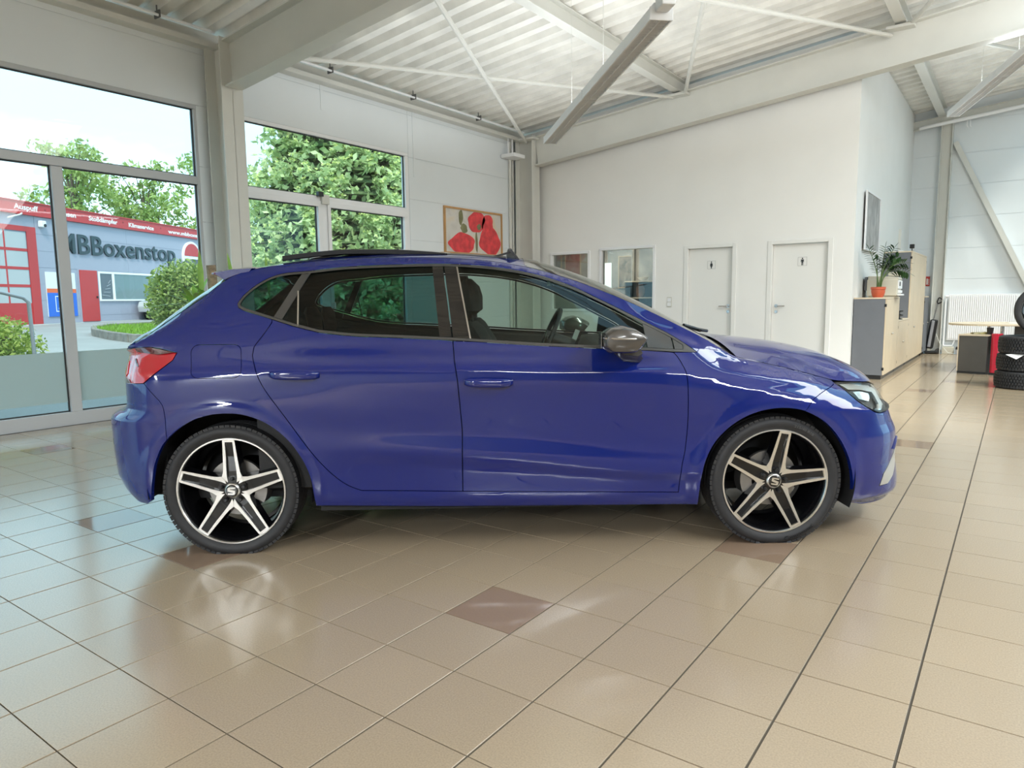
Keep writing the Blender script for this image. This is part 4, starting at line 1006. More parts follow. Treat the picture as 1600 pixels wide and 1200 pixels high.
# ------------------------------------------------------------------ furniture and loose things
M_MAPLE = mat('maple_veneer', (.60, .49, .35), .45, var=.05, var_scale=3)
M_MAPLEE = mat('maple_edge', (.66, .56, .42), .45)
M_GREYB = mat('grey_board', (.145, .155, .175), .5, var=.03)
M_GREYD = mat('dark_grey_board', (.075, .072, .068), .5, var=.05)
M_KNOB = mat('grey_knob', (.42, .40, .36), .5)
M_CREAM = mat('cream_plastic', (.60, .57, .48), .45)
M_PAPER = mat('paper', (.80, .80, .80), .6)
M_POT = mat('terracotta_pot', (.50, .095, .04), .45, var=.06)
M_LEAF = mat('glossy_leaf', (.03, .085, .022), .3, var=.3, var_scale=30)
M_STALK = mat('plant_stalk', (.10, .16, .05), .5)
M_SOIL = mat('soil', (.03, .022, .016), .95)
def cabinet(label, y0, y1, h, doors, x0=.095, x1=.49, group='maple fronted office cabinets', plinth=.06, dm=None):
    t = thing('office_cabinet', label, 'cabinet', ((x0+x1)/2, (y0+y1)/2, 0), 0, group)
    cx, cy = (x0+x1)/2, (y0+y1)/2; L = lambda x, y: (x-cx, y-cy)
    X0, X1, Y0, Y1 = x0-cx, x1-cx, y0-cy, y1-cy
    MB().box(X0+.005, X1-.015, Y0+.01, Y1-.01, 0, plinth-.002).build('plinth', M_BLACK, t)
    b = MB(); b.box(X0, X1, Y0, Y0+.018, plinth, h-.022); b.box(X0, X1, Y1-.018, Y1, plinth, h-.022); b.box(X0, X0+.01, Y0+.018, Y1-.018, plinth, h-.022); b.box(X0+.01, X1, Y0+.018, Y1-.018, plinth, plinth+.018)
    b.build('carcass', M_GREYB, t)
    MB().box(X0, X1+.021, Y0-.004, Y1+.004, h-.0215, h).build('top_board', M_MAPLEE, t, bevel=.003)
    n = doors
    for k in range(n):
        a = Y0+(Y1-Y0)*k/n+.002; c = Y0+(Y1-Y0)*(k+1)/n-.002
        d = MB().box(X1+.001, X1+.019, a, c, plinth+.004, h-.0245).build('door', dm or M_MAPLE, t, bevel=.002)
        hy = c-.04 if k % 2 == 0 else a+.04
        b = MB(); b.lathe([(0, X1+.019), (.012, X1+.020), (.016, X1+.028), (.014, X1+.034), (0, X1+.036)], 14, axis='x', c=(0, hy, min(.62, h*.55))); b.build('knob', M_KNOB, d)
        b = MB(); hh = a+.012 if k % 2 == 0 else c-.012
        for z in (plinth+.09, h-.11): b.box(X1-.01, X1+.0205, (Y0-.003 if k == 0 else Y1+.0005), (Y0-.0005 if k == 0 else Y1+.003), z-.02, z+.02)
        b.build('hinge', M_BLACK, d)
    return t
cabinet('low office cabinet with grey end panel carrying the potted plant', 9.60, 10.86, 1.14, 2)
cabinet('lowest middle office cabinet with small black things on top', 10.875, 12.07, .79, 2)
cabinet('tall maple office cabinet with grey side standing beyond the printer', 12.085, 14.27, 1.89, 3)
cabinet('narrow dark grey fronted cabinet at the far end beyond the tall one', 14.29, 14.93, 1.14, 1, x0=.13, x1=.50, dm=M_GREYB)
tag(MB().box(-.03, .03, -.06, .06, 0, .13).build('junction_box', M_CREAM, None, loc=(.565, 15.0, .0), bevel=.006), 'small cream box on the floor at the far cabinet foot', 'box')
# black desk things on the lowest cabinet
for k, (x, y) in enumerate(((.42, 11.05), (.46, 11.25), (.40, 11.5))):
    b = MB(); b.lathe([(0, 0), (.055, 0), (.055, .012), (.02, .02), (.018, .05), (.06, .06), (.06, .075), (.018, .08), (.016, .115), (.06, .122), (.06, .135), (0, .14)], 18)
    tag(b.build('stamp_carousel', M_BLACK, None, loc=(x, y, .79)), ['black stamp stand on the lowest cabinet, nearest to the viewer', 'black stamp stand on the lowest cabinet, middle of three', 'black stamp stand on the lowest cabinet next to the tall one'][k], 'stand', 'black stands on the lowest cabinet')
# printer
t = thing('printer', 'cream laser printer on the low cabinet behind the plant', 'printer', (.36, 10.42, 1.14))
b = MB(); b.box(-.21, .19, -.20, .20, .02, .26); b.box(-.19, .17, -.18, .18, 0, .02); b.build('body', M_CREAM, t, bevel=.015)
b = MB(); rings = [[(x, y, z) for x, z in ((-.20, .255), (.20, .255), (.195, .285), (.05, .30), (-.20, .31))] for y in (-.195, .195)]; b.loft(rings, True, True, 0, False); b.build('lid', M_CREAM, t, bevel=.006)
MB().box(.05, .20, -.15, .15, .30, .36).build('top_tray', M_CREAM, t, bevel=.015)
b = MB(); b.box(.191, .21, -.17, .17, .06, .10); b.box(.191, .205, -.18, .18, .12, .24); b.box(.19, .235, -.17, .17, .022, .045); b.build('front_flap', M_WFRAME, t, bevel=.004)
MB().box(.2055, .209, -.14, -.02, .16, .22).build('control_panel', M_GREYD, t)
MB().box(-.25, -.212, -.16, .16, .10, .30).build('paper_feed', M_GREYB, t, bevel=.004)
# pot plant
t = thing('potted_plant', 'glossy leaved pot plant in a terracotta pot on the low cabinet', 'plant', (.365, 9.80, 1.14))
b = MB(); b.lathe([(0, 0), (.062, 0), (.078, .03), (.090, .08), (.088, .105), (.096, .112), (.097, .145), (.088, .146), (.084, .12), (.0, .118)], 32); b.build('pot', M_POT, t)
b = MB(); b.lathe([(0, .128), (.083, .126)], 20); b.build('soil', M_SOIL, t)
rp = random.Random(3)
def leaf(b, p, d, L, wd, up=Vector((0, 0, 1)), mi=0, droop=.15):
    p, d = Vector(p), Vector(d).normalized(); s = d.cross(up)
    if s.length < 1e-3: s = d.cross(Vector((1, 0, 0)))
    s.normalize(); u = s.cross(d); v = []
    for k, (t_, w_) in enumerate(((0, .12), (.3, .9), (.6, 1.), (.85, .55), (1, .02))):
        c = p+d*(L*t_)-Vector((0, 0, 1))*(droop*L*t_*t_)
        v += [c-s*(wd/2*w_)+u*(wd*.12*w_), c, c+s*(wd/2*w_)+u*(wd*.12*w_)]
    f = []
    for k in range(4):
        a = 3*k; f += [(a, a+1, a+4, a+3), (a+1, a+2, a+5, a+4)]
    b.add(v, f, mi, True)
stems = [((.0, .0), (-.13, -.05, .66), .02), ((.02, .01), (.06, .02, .68), .02), ((.01, -.01), (.17, .0, .665), .03), ((.03, .0), (.30, .03, .47), .10), ((.02, .02), (.33, .06, .34), .12), ((-.02, .02), (-.05, .10, .52), .03), ((.02, .03), (.10, .14, .5), .05), ((0, .02), (.20, .1, .55), .06)]
for k, (o2, tip, sag) in enumerate(stems):
    p0 = Vector((o2[0], o2[1], .12)); p1 = Vector(tip); pts = []
    for i in range(9):
        u = i/8; q = p0.lerp(p1, u); q += Vector((0, 0, 1))*(sag*4*u*(1-u)); q.x = p0.x+(p1.x-p0.x)*u**1.6; q.y = p0.y+(p1.y-p0.y)*u**1.6; pts.append(q)
    b = MB(); b.tube(pts, .007, 6, radii=[.009-.0007*i for i in range(9)]); st = b.build('stem', M_STALK, t)
    lv = MB()
    for i in range(10):
        u = .46+.54*i/9; j = min(7, int(u*8)); q = pts[j].lerp(pts[j+1], u*8-j); d = (pts[j+1]-pts[j]).normalized(); sd_ = d.cross(Vector((rp.uniform(-.4, .4), 1, .3))).normalized()
        for sg in (-1, 1): leaf(lv, q, d*.55+sd_*sg, rp.uniform(.08, .115), .05)
    leaf(lv, pts[-1], d, .12, .045); lv.build('leaves', M_LEAF, st, fix=False)
# things on the tall cabinet
t = thing('webcam', 'small black camera on a stand on the tall cabinet', 'camera', (.475, 12.30, 1.89))
b = MB(); b.lathe([(0, 0), (.03, 0), (.03, .008), (.008, .014), (.007, .05)], 16); b.build('stand', M_BLACK, t); b = MB(); b.box(-.035, .035, -.03, .03, .05, .12); b.build('body', M_BLACK, t, bevel=.008)
t = thing('router', 'flat white router with one upright aerial on the tall cabinet', 'router', (.26, 12.45, 1.89))
MB().box(-.08, .08, -.05, .08, 0, .03).build('body', M_WFRAME, t, bevel=.006); MB().box(-.022, .022, .03, .04, .03, .40).build('aerial', M_STEEL, t, bevel=.003)
b = MB(); b.tube([(.20, 12.66, 1.895), (.14, 12.8, 1.895), (.12, 13.2, 1.895), (.17, 13.6, 1.895)], .004, 6); tag(b.build('cable', mat('pale_cable', (.5, .38, .28), .5)), 'thin pale cable lying on the tall cabinet', 'cable')
# poster on the side wall
def picture(name, label, loc, rz, w_, h, fm, art, depth=.025, border=.0, fw=.022):
    t = thing(name, label, 'picture', loc, rz)
    b = MB(); b.box(-w_/2, w_/2, -depth, 0, -h/2, -h/2+fw); b.box(-w_/2, w_/2, -depth, 0, h/2-fw, h/2); b.box(-w_/2, -w_/2+fw, -depth, 0, -h/2+fw, h/2-fw); b.box(w_/2-fw, w_/2, -depth, 0, -h/2+fw, h/2-fw)
    b.build('frame', fm, t, bevel=.002); MB().box(-w_/2+fw, w_/2-fw, -depth*.5, -depth*.3, -h/2+fw, h/2-fw).build('print', art, t)
    return t
def noise_art(name, cols, scale, stretch=(1, 1, 1)):
    m = bpy.data.materials.new(name); m.use_nodes = True; nt = m.node_tree; b = nt.nodes['Principled BSDF']; b.inputs['Roughness'].default_value = .35
    tc = nt.nodes.new('ShaderNodeTexCoord'); mp = nt.nodes.new('ShaderNodeMapping'); mp.inputs['Scale'].default_value = stretch; n = nt.nodes.new('ShaderNodeTexNoise'); n.inputs['Scale'].default_value = scale; n.inputs['Detail'].default_value = 6; n.inputs['Distortion'].default_value = .8
    r = nt.nodes.new('ShaderNodeValToRGB'); el = r.color_ramp.elements
    while len(el) < len(cols): el.new(.5)
    for k, c in enumerate(cols): el[k].position = .28+.44*k/(len(cols)-1); el[k].color = (*c, 1)
    nt.links.new(tc.outputs['Object'], mp.inputs[0]); nt.links.new(mp.outputs[0], n.inputs['Vector']); nt.links.new(n.outputs['Fac'], r.inputs[0]); nt.links.new(r.outputs[0], b.inputs['Base Color'])
    return m
picture('wall_picture', 'large grey abstract picture in a thin white frame on the side wall', (XS+.030, 10.62, 2.245), math.radians(90), 1.20, .84, M_WFRAME, noise_art('grey_print_art', [(.16, .16, .165), (.30, .30, .30), (.5, .5, .5)], 5, (1.6, 1, .7)))
# red flower picture on the window wall
t = thing('flower_picture', 'picture of big red poppies in a thin wooden frame on the window wall', 'picture', (XW, 8.015, 2.28), math.radians(90))
W_, H_, fw = 1.53, .74, .03
M_WOOD = mat('picture_frame_wood', (.50, .28, .11), .45, var=.1)
b = MB(); b.box(-W_/2, W_/2, -.03, 0, -H_/2, -H_/2+fw); b.box(-W_/2, W_/2, -.03, 0, H_/2-fw, H_/2); b.box(-W_/2, -W_/2+fw, -.03, 0, -H_/2+fw, H_/2-fw); b.box(W_/2-fw, W_/2, -.03, 0, -H_/2+fw, H_/2-fw); b.build('frame', M_WOOD, t)
cv = MB().box(-W_/2+fw, W_/2-fw, -.014, -.008, -H_/2+fw, H_/2-fw).build('canvas', noise_art('pale_canvas', [(.50, .47, .42), (.66, .64, .60), (.70, .60, .44)], 3), t)
M_POPPY = mat('poppy_red', (.72, .06, .07), .5, var=.25, var_scale=9); M_OLIVE = mat('painted_olive', (.20, .20, .10), .6, var=.3)
def blob(cx, cz, rx, rz_, seed, m, name, lay):
    r_ = random.Random(seed); ph = [r_.uniform(0, 6) for _ in range(3)]; b = MB()
    pts = [(cx+rx*(1+.10*math.sin(2*a+ph[0])+.07*math.sin(3*a+ph[1])+.04*math.sin(7*a+ph[2]))*math.cos(a), cz+rz_*(1+.10*math.sin(2*a+ph[1])+.06*math.sin(5*a+ph[2]))*math.sin(a)) for a in np.linspace(0, 2*PI, 40, endpoint=False)]
    pts = [(max(-W_/2+fw+.004, min(W_/2-fw-.004, x)), max(-H_/2+fw+.004, min(H_/2-fw-.004, z))) for x, z in pts]
    b.prism(pts, lambda u, v, d: (u, -.014-d, v), 0, .0010+.0006*lay); b.build(name, m, cv)
blob(-.32, -.20, .31, .17, 1, M_POPPY, 'painted_poppy', 1); blob(.06, .18, .23, .17, 2, M_POPPY, 'painted_poppy', 2); blob(.42, -.12, .27, .25, 3, M_POPPY, 'painted_poppy', 1); blob(.36, .14, .17, .17, 6, M_POPPY, 'painted_poppy', 2)
blob(-.35, .22, .05, .13, 4, M_OLIVE, 'painted_bud', 1); blob(-.27, .05, .09, .07, 5, M_OLIVE, 'painted_leaf', 1); blob(.12, .10, .05, .05, 8, M_OLIVE, 'painted_heart', 4); blob(.05, -.15, .03, .18, 9, M_OLIVE, 'painted_stalk', 0)
# switch by the doors, red sign on the end wall
b = MB(); b.box(-2.66, -2.58, YWC-.012, YWC, 1.02, 1.18); sw = b.build('light_switch', mat('switch_cream', (.60, .59, .54), .4), bevel=.003); tag(sw, 'double light switch plate left of the women door', 'switch')
for z in (1.065, 1.135): MB().box(-2.652, -2.588, YWC-.017, YWC-.012, z-.03, z+.03).build('rocker', M_WFRAME, sw, bevel=.002)
s = MB().box(.430, .500, YF-.014, YF-.002, 1.34, 1.53).build('fire_sign', mat('sign_red', (.55, .05, .03), .4)); tag(s, 'small red sign on the end wall beside the tall cabinet', 'sign')
b = MB(); b.box(.442, .467, YF-.0155, YF-.014, 1.37, 1.49); 
for k in range(4): b.box(.474, .488, YF-.0155, YF-.014, 1.37+.03*k, 1.385+.03*k)
b.build('sign_symbol', M_PAPER, s)
# radiator
t = thing('radiator', 'wide white ribbed panel radiator on the end wall', 'radiator', (1.55, YF-.01, 0))
b = MB(); b.box(-.70, .46, -.075, -.045, .27, 1.17); b.build('panel', M_WFRAME, t, bevel=.006)
for k in range(33):
    x = -.685+k*.0341; r_ = MB(); r_.add([(x, -.0751, .30), (x+.007, -.083, .305), (x+.015, -.083, .305), (x+.022, -.0751, .30), (x, -.0751, 1.14), (x+.007, -.083, 1.135), (x+.015, -.083, 1.135), (x+.022, -.0751, 1.14)], [(0, 1, 5, 4), (1, 2, 6, 5), (2, 3, 7, 6), (0, 3, 2, 1), (4, 5, 6, 7)]); r_.build('rib', M_WFRAME, t)
b = MB(); b.box(-.70, .46, -.045, -.02, .30, 1.14); b.build('back_panel', M_WFRAME, t)
b = MB(); b.tube([(-.75, -.06, 1.13), (-.70, -.06, 1.13)], .028, 10); b.tube([(-.75, -.06, 1.16), (-.75, -.06, .16)], .014, 8); b.tube([(-.75, -.06, .16), (-.60, -.06, .16), (-.56, -.06, .28)], .013, 8); b.build('valve_pipe', M_WFRAME, t)
b = MB(); b.box(-.42, -.40, -.04, 0, .2, .35); b.box(.4, .42, -.04, 0, .2, .35); b.build('bracket', M_STEEL, t)
# pale box and black device below the radiator
b = MB(); b.box(-.08, .12, -.05, .05, 0, .14); tag(b.build('pipe_box', M_CREAM, None, loc=(.87, YF-.11, 0), bevel=.004), 'cream pipe casing on the floor at the column foot', 'box')
t = thing('charger', 'grey and black device on the floor under the radiator', 'device', (1.16, YF-.20, 0)); MB().box(-.13, .13, -.06, .06, 0, .11).build('body', mat('device_grey', (.42, .43, .47), .4), t, bevel=.01)
b = MB(); b.loft([[(x, y, z) for x, z in ((-.14, .10), (.14, .10), (.14, .185), (.08, .15), (-.13, .15))] for y in (-.065, .065)], True, True, 0, False); b.build('top', M_BLACK, t, bevel=.006)
b = MB(); b.tube([(.68, 14.90, .40), (.76, 14.90, .20), (.90, 14.89, .03), (1.0, 14.89, .012)], .006, 6); tag(b.build('power_cable', M_STEEL), 'grey cable hanging from the floor cleaner to the wall', 'cable')
# upright floor cleaner
t = thing('floor_cleaner', 'upright grey and black floor cleaner with loop handle by the column', 'cleaner', (.60, 14.97, 0))
b = MB(); b.box(-.10, .13, -.12, .06, .01, .06); b.build('head', M_BLACK, t, bevel=.015); b = MB(); b.lathe([(0, -.03), (.05, -.03), (.05, .03), (0, .03)], 18, axis='y', c=(.12, .03, .055)); b.build('roller', M_GREYD, t)
b = MB(); b.bar((-.03, 0, .10), (.035, 0, .68), .13, .10, up=(0, 1, 0)); b.build('body', M_BLACK, t, bevel=.03)
b = MB(); b.bar((-.035, -.055, .13), (.022, -.055, .66), .055, .03, up=(0, 1, 0)); b.build('cover', mat('cleaner_grey', (.30, .30, .32), .35), t, bevel=.012)
b = MB(); b.tube([(.02, 0, .68), (.075, 0, 1.0)], .010, 8); b.build('shaft', M_CHROME, t)
b = MB(); b.tube([(.075, 0, .99), (.065, 0, 1.03), (.085, 0, 1.10), (.10, 0, 1.11), (.155, 0, 1.065), (.15, 0, 1.03), (.10, 0, 1.0), (.075, 0, .99)], .012, 8); b.build('handle', M_BLACK, t)
# desk with rounded top, pedestal, red bin panel
t = thing('desk', 'maple desk with rounded end and steel legs beside the tyres', 'desk', (2.25, 12.1, 0))
b = MB(); pts = [(1.35, -.65), (1.35, .55), (-.55, .55)]+[(-.55-.62*math.sin(a), -.05+.6*math.cos(a)) for a in np.linspace(.15, PI-.15, 16)]+[(-.55, -.65)]
b.prism(pts, lambda u, v, d: (u, v, d), .69, .72); b.build('top', M_MAPLEE, t, bevel=.006)
for x, y in ((-.62, -.30), (-.45, -.30), (1.1, -.3), (1.1, .3)):
    b = MB(); b.tube([(x, y, 0), (x, y, .689)], .022 if x < 0 else .03, 12); b.build('leg', M_CHROME, t)
b = MB(); b.box(-.30, 1.2, .05, .07, .30, .68); b.build('modesty_panel', M_GREYB, t)
t = thing('pedestal', 'dark grey pedestal with maple edges under the desk', 'cabinet', (1.56, 11.30, 0), math.radians(-14))
b = MB(); b.box(-.215, .15, -.25, .25, .035, .56); b.build('carcass', M_GREYD, t); b = MB(); b.box(-.225, .16, -.258, .258, .56, .582); b.box(-.228, -.2155, -.255, .25, .035, .56); b.build('edging', M_MAPLEE, t)
MB().box(-.22, .15, -.25, .25, 0, .034).build('plinth', M_BLACK, t)
t = thing('red_display', 'glossy red upright panel between pedestal and tyre stack', 'display', (1.745, 11.07, 0), math.radians(-14))
b = MB(); rings = [[(x, y, z) for x, y in ((-.045, -.05), (-.01, -.075), (.045, -.07), (.06, .10), (-.05, .10))] for z in (.03, .60)]; b.loft(rings, True, True, 0, False); b.build('panel', mat('display_red', (.55, .015, .045), .18, coat=.6), t, bevel=.008); MB().box(-.05, .06, -.06, .10, 0, .029).build('foot', M_BLACK, t)
b = MB(); b.lathe([(0, 0), (.035, 0), (.045, .10), (.04, .10), (.032, .008), (0, .008)], 18); tag(b.build('pen_cup', M_BLACK, None, loc=(1.665, 11.13, .582)), 'small black cup on the pedestal edge', 'cup')
b = MB(); b.loft([[(-.10, -.08, 0), (.10, -.07, 0), (.10, .09, 0), (-.10, .08, 0)], [(-.09, -.07, .022), (.10, -.07, .03), (.10, .08, .03), (-.09, .07, .022)]], True, True, 0, False); tag(b.build('catalogue', mat('catalogue_print', (.26, .22, .08), .4, var=.6, var_scale=14), None, loc=(1.535, 11.20, .5825), rz=.3), 'stack of printed brochures on the pedestal', 'brochures')
tag(MB().box(-.15, .15, -.1, .1, 0, .006).build('paper_sheets', M_PAPER, None, loc=(2.02, 12.05, .7202), rz=.2), 'white sheet of paper lying on the desk', 'paper')
# tyres
def make_tyre():
    b = MB(); R = .318; hw = .108
    prof = [(.215, -hw*.72), (.222, -hw*.88), (.25, -hw), (.285, -hw), (.303, -hw*.9), (.312, -hw*.72), (R-.017, -hw*.6), (R-.017, hw*.6), (.312, hw*.72), (.303, hw*.9), (.285, hw), (.25, hw), (.222, hw*.88), (.215, hw*.72), (.228, hw*.6), (.29, hw*.5), (.29, -hw*.5), (.228, -hw*.6), (.215, -hw*.72)]
    b.lathe(prof, 72)
    for k in range(60):
        for row, (za, zb) in enumerate(((-.092, -.056), (-.050, -.022), (-.016, .016), (.022, .050), (.056, .092))):
            a = 2*PI*(k+(.5 if row % 2 else 0))/60; M = Matrix.Rotation(a, 4, 'Z'); e = .006 if abs(za+zb) > .1 else 0
            b.box(R-.020-e, R-e, -.0118, .0118, za, zb, 0, M)
    return b
tm_ = make_tyre()
for k, lab in enumerate(('black tyre lying at the bottom of the stack', 'black tyre lying in the middle of the stack under the white paper', 'black tyre lying on top of the stack under the upright wheel')):
    o = tm_.build('tyre', M_RUBBER, None, loc=(2.095+(.0, .012, .022)[k], 9.50+(.0, .01, -.01)[k], .109+.2175*k+.0), rz=k*.4); tag(o, lab, 'tyre', 'stacked tyres at the right')
b = MB(); b.loft([[(-.15, -.30, 0), (-.02, -.325, -.001), (.10, -.32, 0)], [(-.15, -.10, 0), (0, -.10, 0), (.12, -.10, 0)]], False, False); b.loft([[(-.21, -.318, -.004), (-.10, -.36, -.055), (-.04, -.345, -.01)], [(-.16, -.28, .0), (-.09, -.28, .0), (-.02, -.30, .0)]], False, False)
tag(b.build('paper_note', M_PAPER, None, loc=(2.10, 9.50, .4365), fix=False), 'white paper sheet hanging out between the tyres', 'paper')
t = thing('spare_wheel', 'black alloy wheel standing upright on the tyre stack', 'wheel', (2.255, 9.52, .652+.318), 0)
wt = MB(); R = .318; hw = .1
wt.lathe([(.235, -.085), (.245, -hw*.95), (.28, -hw), (.303, -hw*.9), (.312, -hw*.7), (R, -hw*.5), (R, hw*.5), (.312, hw*.7), (.303, hw*.9), (.28, hw), (.245, hw*.95), (.235, .085)], 72, axis='y'); wt.build('tyre', M_RUBBER, t)
b = MB(); b.lathe([(.238, -.082), (.243, -.09), (.236, -.094), (.228, -.085), (.22, -.06), (.21, .08), (.238, .085)], 64, axis='y'); b.build('rim', M_RIMB, t)
for k in range(5):
    b = MB(); M = Matrix.Rotation(2*PI*k/5+.3, 4, 'Y'); b.loft([[M @ Vector(p) for p in r] for r in ([(.04, -.05, -.03), (.04, -.05, .03), (.04, -.02, .035), (.04, -.02, -.035)], [(.13, -.058, -.018), (.13, -.058, .018), (.13, -.02, .022), (.13, -.02, -.022)], [(.225, -.075, -.022), (.225, -.075, .022), (.225, -.035, .026), (.225, -.035, -.026)])], True, True, 0, False); b.build('spoke', M_RIMB, t, bevel=.004)
b = MB(); b.lathe([(0, -.058), (.05, -.055), (.055, -.02), (0, -.02)], 24, axis='y'); b.build('hub', M_RIMB, t)
b = MB(); b.lathe([(.2375, -.0935), (.240, -.096), (.2425, -.0935)], 64, axis='y'); b.build('rim_edge', M_RIMS, t)

# ------------------------------------------------------------------ hanging lamps
M_LAMPB = mat('lamp_housing_white', (.78, .79, .80), .35); M_LOUV = mat('lamp_louvre', (.78, .79, .80), .45)
def luminaire(label, a, c, wd=.17, wires=(.3, .62)):
    a, c = Vector(a), Vector(c); L = (c-a).length; d = (c-a).normalized(); rz = math.atan2(d.y, d.x)
    t = thing('hanging_lamp', label, 'lamp', a, rz, 'long louvred hanging lamps')
    b = MB(); h = .065
    for s in (-1, 1):   # side profiles with a bright edge
        b.box(0, L, s*wd/2-(.012 if s > 0 else 0), s*wd/2+(.012 if s < 0 else 0), -.02, h)
    rings = [[(x, -wd/2, h), (x, wd/2, h), (x, wd*.32, h+.035), (x, -wd*.32, h+.035)] for x in (0, L)]; b.loft(rings, True, True, 0, False); b.build('housing', M_LAMPB, t)
    up = rect_light(a+d*(L/2)+Vector((0, 0, .115)), 0, L*.94, .08, UP_FILL); up.rotation_euler = Euler((PI, 0, rz), 'XYZ')  # fill light added above the housing to brighten the roof
    n = int(L/.055)
    lv = MB()
    for k in range(1, n): lv.box(k*L/n-.0015, k*L/n+.0015, -wd/2+.013, wd/2-.013, -.016, .03)
    lv.box(0, L, -.004, .004, -.016, .03); lv.build('louvre', M_LOUV, t, kind='stuff')
    b = MB(); b.box(.01, L-.01, -wd/2+.013, wd/2-.013, .045, .05); b.build('reflector', M_LOUV, t)
    for s in (-.035, .035): b = MB(); b.tube([(.03, s, .036), (L-.03, s, .036)], .008, 8); b.build('lamp_tube', M_PAPER, t)
    for s, x in ((0, 0.), (1, L)): MB().box(x-.012 if s == 0 else x, x if s == 0 else x+.012, -wd/2-.004, wd/2+.004, -.024, .07).build('end_cap', M_LAMPB, t, bevel=.004)
    for u in (.5,): MB().box(L*u-.006, L*u+.006, -wd/2-.003, wd/2+.003, -.021, .068).build('joint', M_LOUV, t)
    for u in wires:
        p = a+d*(L*u); zt = deck_z(p.x)-p.z; b = MB(); b.tube([(L*u, 0, .10), (L*u, 0, zt)], .0025, 5); b.build('wire', M_STEEL, t)
    return t
A1, B1 = (-3.10, 6.69, 3.20), (-.256, 3.74, 3.20)
t = luminaire('long louvred lamp hanging left of the middle, near end at the picture top', A1, B1)
b = MB(); L = (Vector(B1)-Vector(A1)).length; b.box(L+.012, L+.16, -.05, .05, .03, .12); b.box(L+.05, L+.11, -.03, .03, .12, .17); b.build('connector', M_LAMPB, t, bevel=.008)
luminaire('long louvred lamp hanging at the right near the end wall', (.993, 11.77, 3.90), (2.30, 7.85, 3.90))
# ------------------------------------------------------------------ outside
gz = lambda x: .022*max(0, -6.0-x)-.04 if x > -28 else .022*22-.04
M_ASPH = mat('pale_asphalt', (.27, .27, .265), .9, var=.08, var_scale=.8, bump=.3, bump_scale=60)
M_PAVE = mat('pale_paving', (.36, .355, .34), .9, var=.06, var_scale=1.5)
b = MB(); 
for x0, x1 in ((-5.62, -28), (-28, -80)): b.add([(x0, -40, gz(x0)), (x0, 70, gz(x0)), (x1, 70, gz(x1)), (x1, -40, gz(x1))], [(0, 1, 2, 3)])
tag(b.build('ground_outside', M_ASPH, kind='structure'), 'pale asphalt yard outside the windows', 'ground')
b = MB(); b.box(14.0, 60, -60, 60, -.16, -.06); b.box(-60, 60, -60, -8.6, -.16, -.06); tag(b.build('ground_front', M_PAVE, kind='structure'), 'pale paved forecourt outside behind the viewer', 'ground')
b = MB(); b.box(-5.5, 14.1, -8.72, -8.6, -.003, 5.2); tag(b.build('wall_front', mat('grey_back_wall', (.38, .375, .36), .6, var=.1, var_scale=1), kind='structure'), 'unseen grey wall behind the viewer, darkened for the car reflections', 'wall')  # out of view; grey chosen to darken what the car reflects
b = MB(); b.box(14.0, 14.12, -8.6, 15.3, -.003, 4.2); tag(b.build('wall_right', M_PANEL, kind='structure'), 'white wall to the right of the viewer', 'wall')
# workshop across the yard
FA = Vector((-27, 8.65, 0)); FRZ = math.radians(117.974)
M_FAC = mat('grey_blue_cladding', (.345, .345, .42), .45, var=.02); M_REDP = mat('signal_red', (.50, .03, .03), .4, var=.04); M_SIGNW = mat('sign_white', (.85, .85, .85), .4); M_LETTER = mat('dark_letter', (.025, .045, .055), .4)
bl = thing('workshop_building', 'long grey-blue workshop with red roof band and big dark lettering across the yard', 'building', FA, FRZ)
# local: x along the front, -y towards the viewer, z up
b = MB(); b.box(-8, 16, .012, 5, .2, 4.85); bw = b.build('wall', M_FAC, bl)
zc = [.46, .72, 1.33, 1.94, 2.55, 3.16, 3.77, 4.40]
GATE = (-3.3, 1.40, .46, 4.0)
for a, c in zip(zc, zc[1:]):
    for x0, x1 in ((-8, -3.3), (1.40, 6.4), (6.4, 11.4), (11.4, 16)): MB().box(x0+.003, x1-.003, 0, .0118, a+.006, c-.006).build('panel', M_FAC, bw)
b = MB(); b.box(-8, 16, -.10, .02, 4.41, 4.85); b.box(-8, 16, -.13, 5, 4.85, 4.89); rb = b.build('roof_band', M_REDP, bl)
BM = lambda x, z: wallM((x, -.1001, z), (1, 0, 0), (0, -1, 0))
for s, x0, x1, z in (('Auspuff', .44, 1.52, 4.585), ('Bremsen', 2.20, 3.39, 4.57), ('Stoßdämpfer', 4.09, 5.78, 4.55), ('Klimaservice', 6.5, 8.22, 4.53), ('www.mbboxenstop.de', 9.31, 13.2, 4.50)):
    text('band_lettering', s, .25, M_SIGNW, rb, BM(x0, z), .003, .006, x1-x0)
b = MB()
for x in (-.35, 1.85, 3.74, 6.14, 8.75): b.box(x-.04, x+.04, -.104, -.1, 4.64, 4.70)
b.build('band_dot', mat('dot_dark_red', (.25, .02, .02), .5), rb)
text('wall_lettering', 'MBBoxenstop', 1.10, M_LETTER, bl, wallM((2.43, -.03, 3.18), (1, 0, 0), (0, -1, 0)), .03, .010, 7.40)
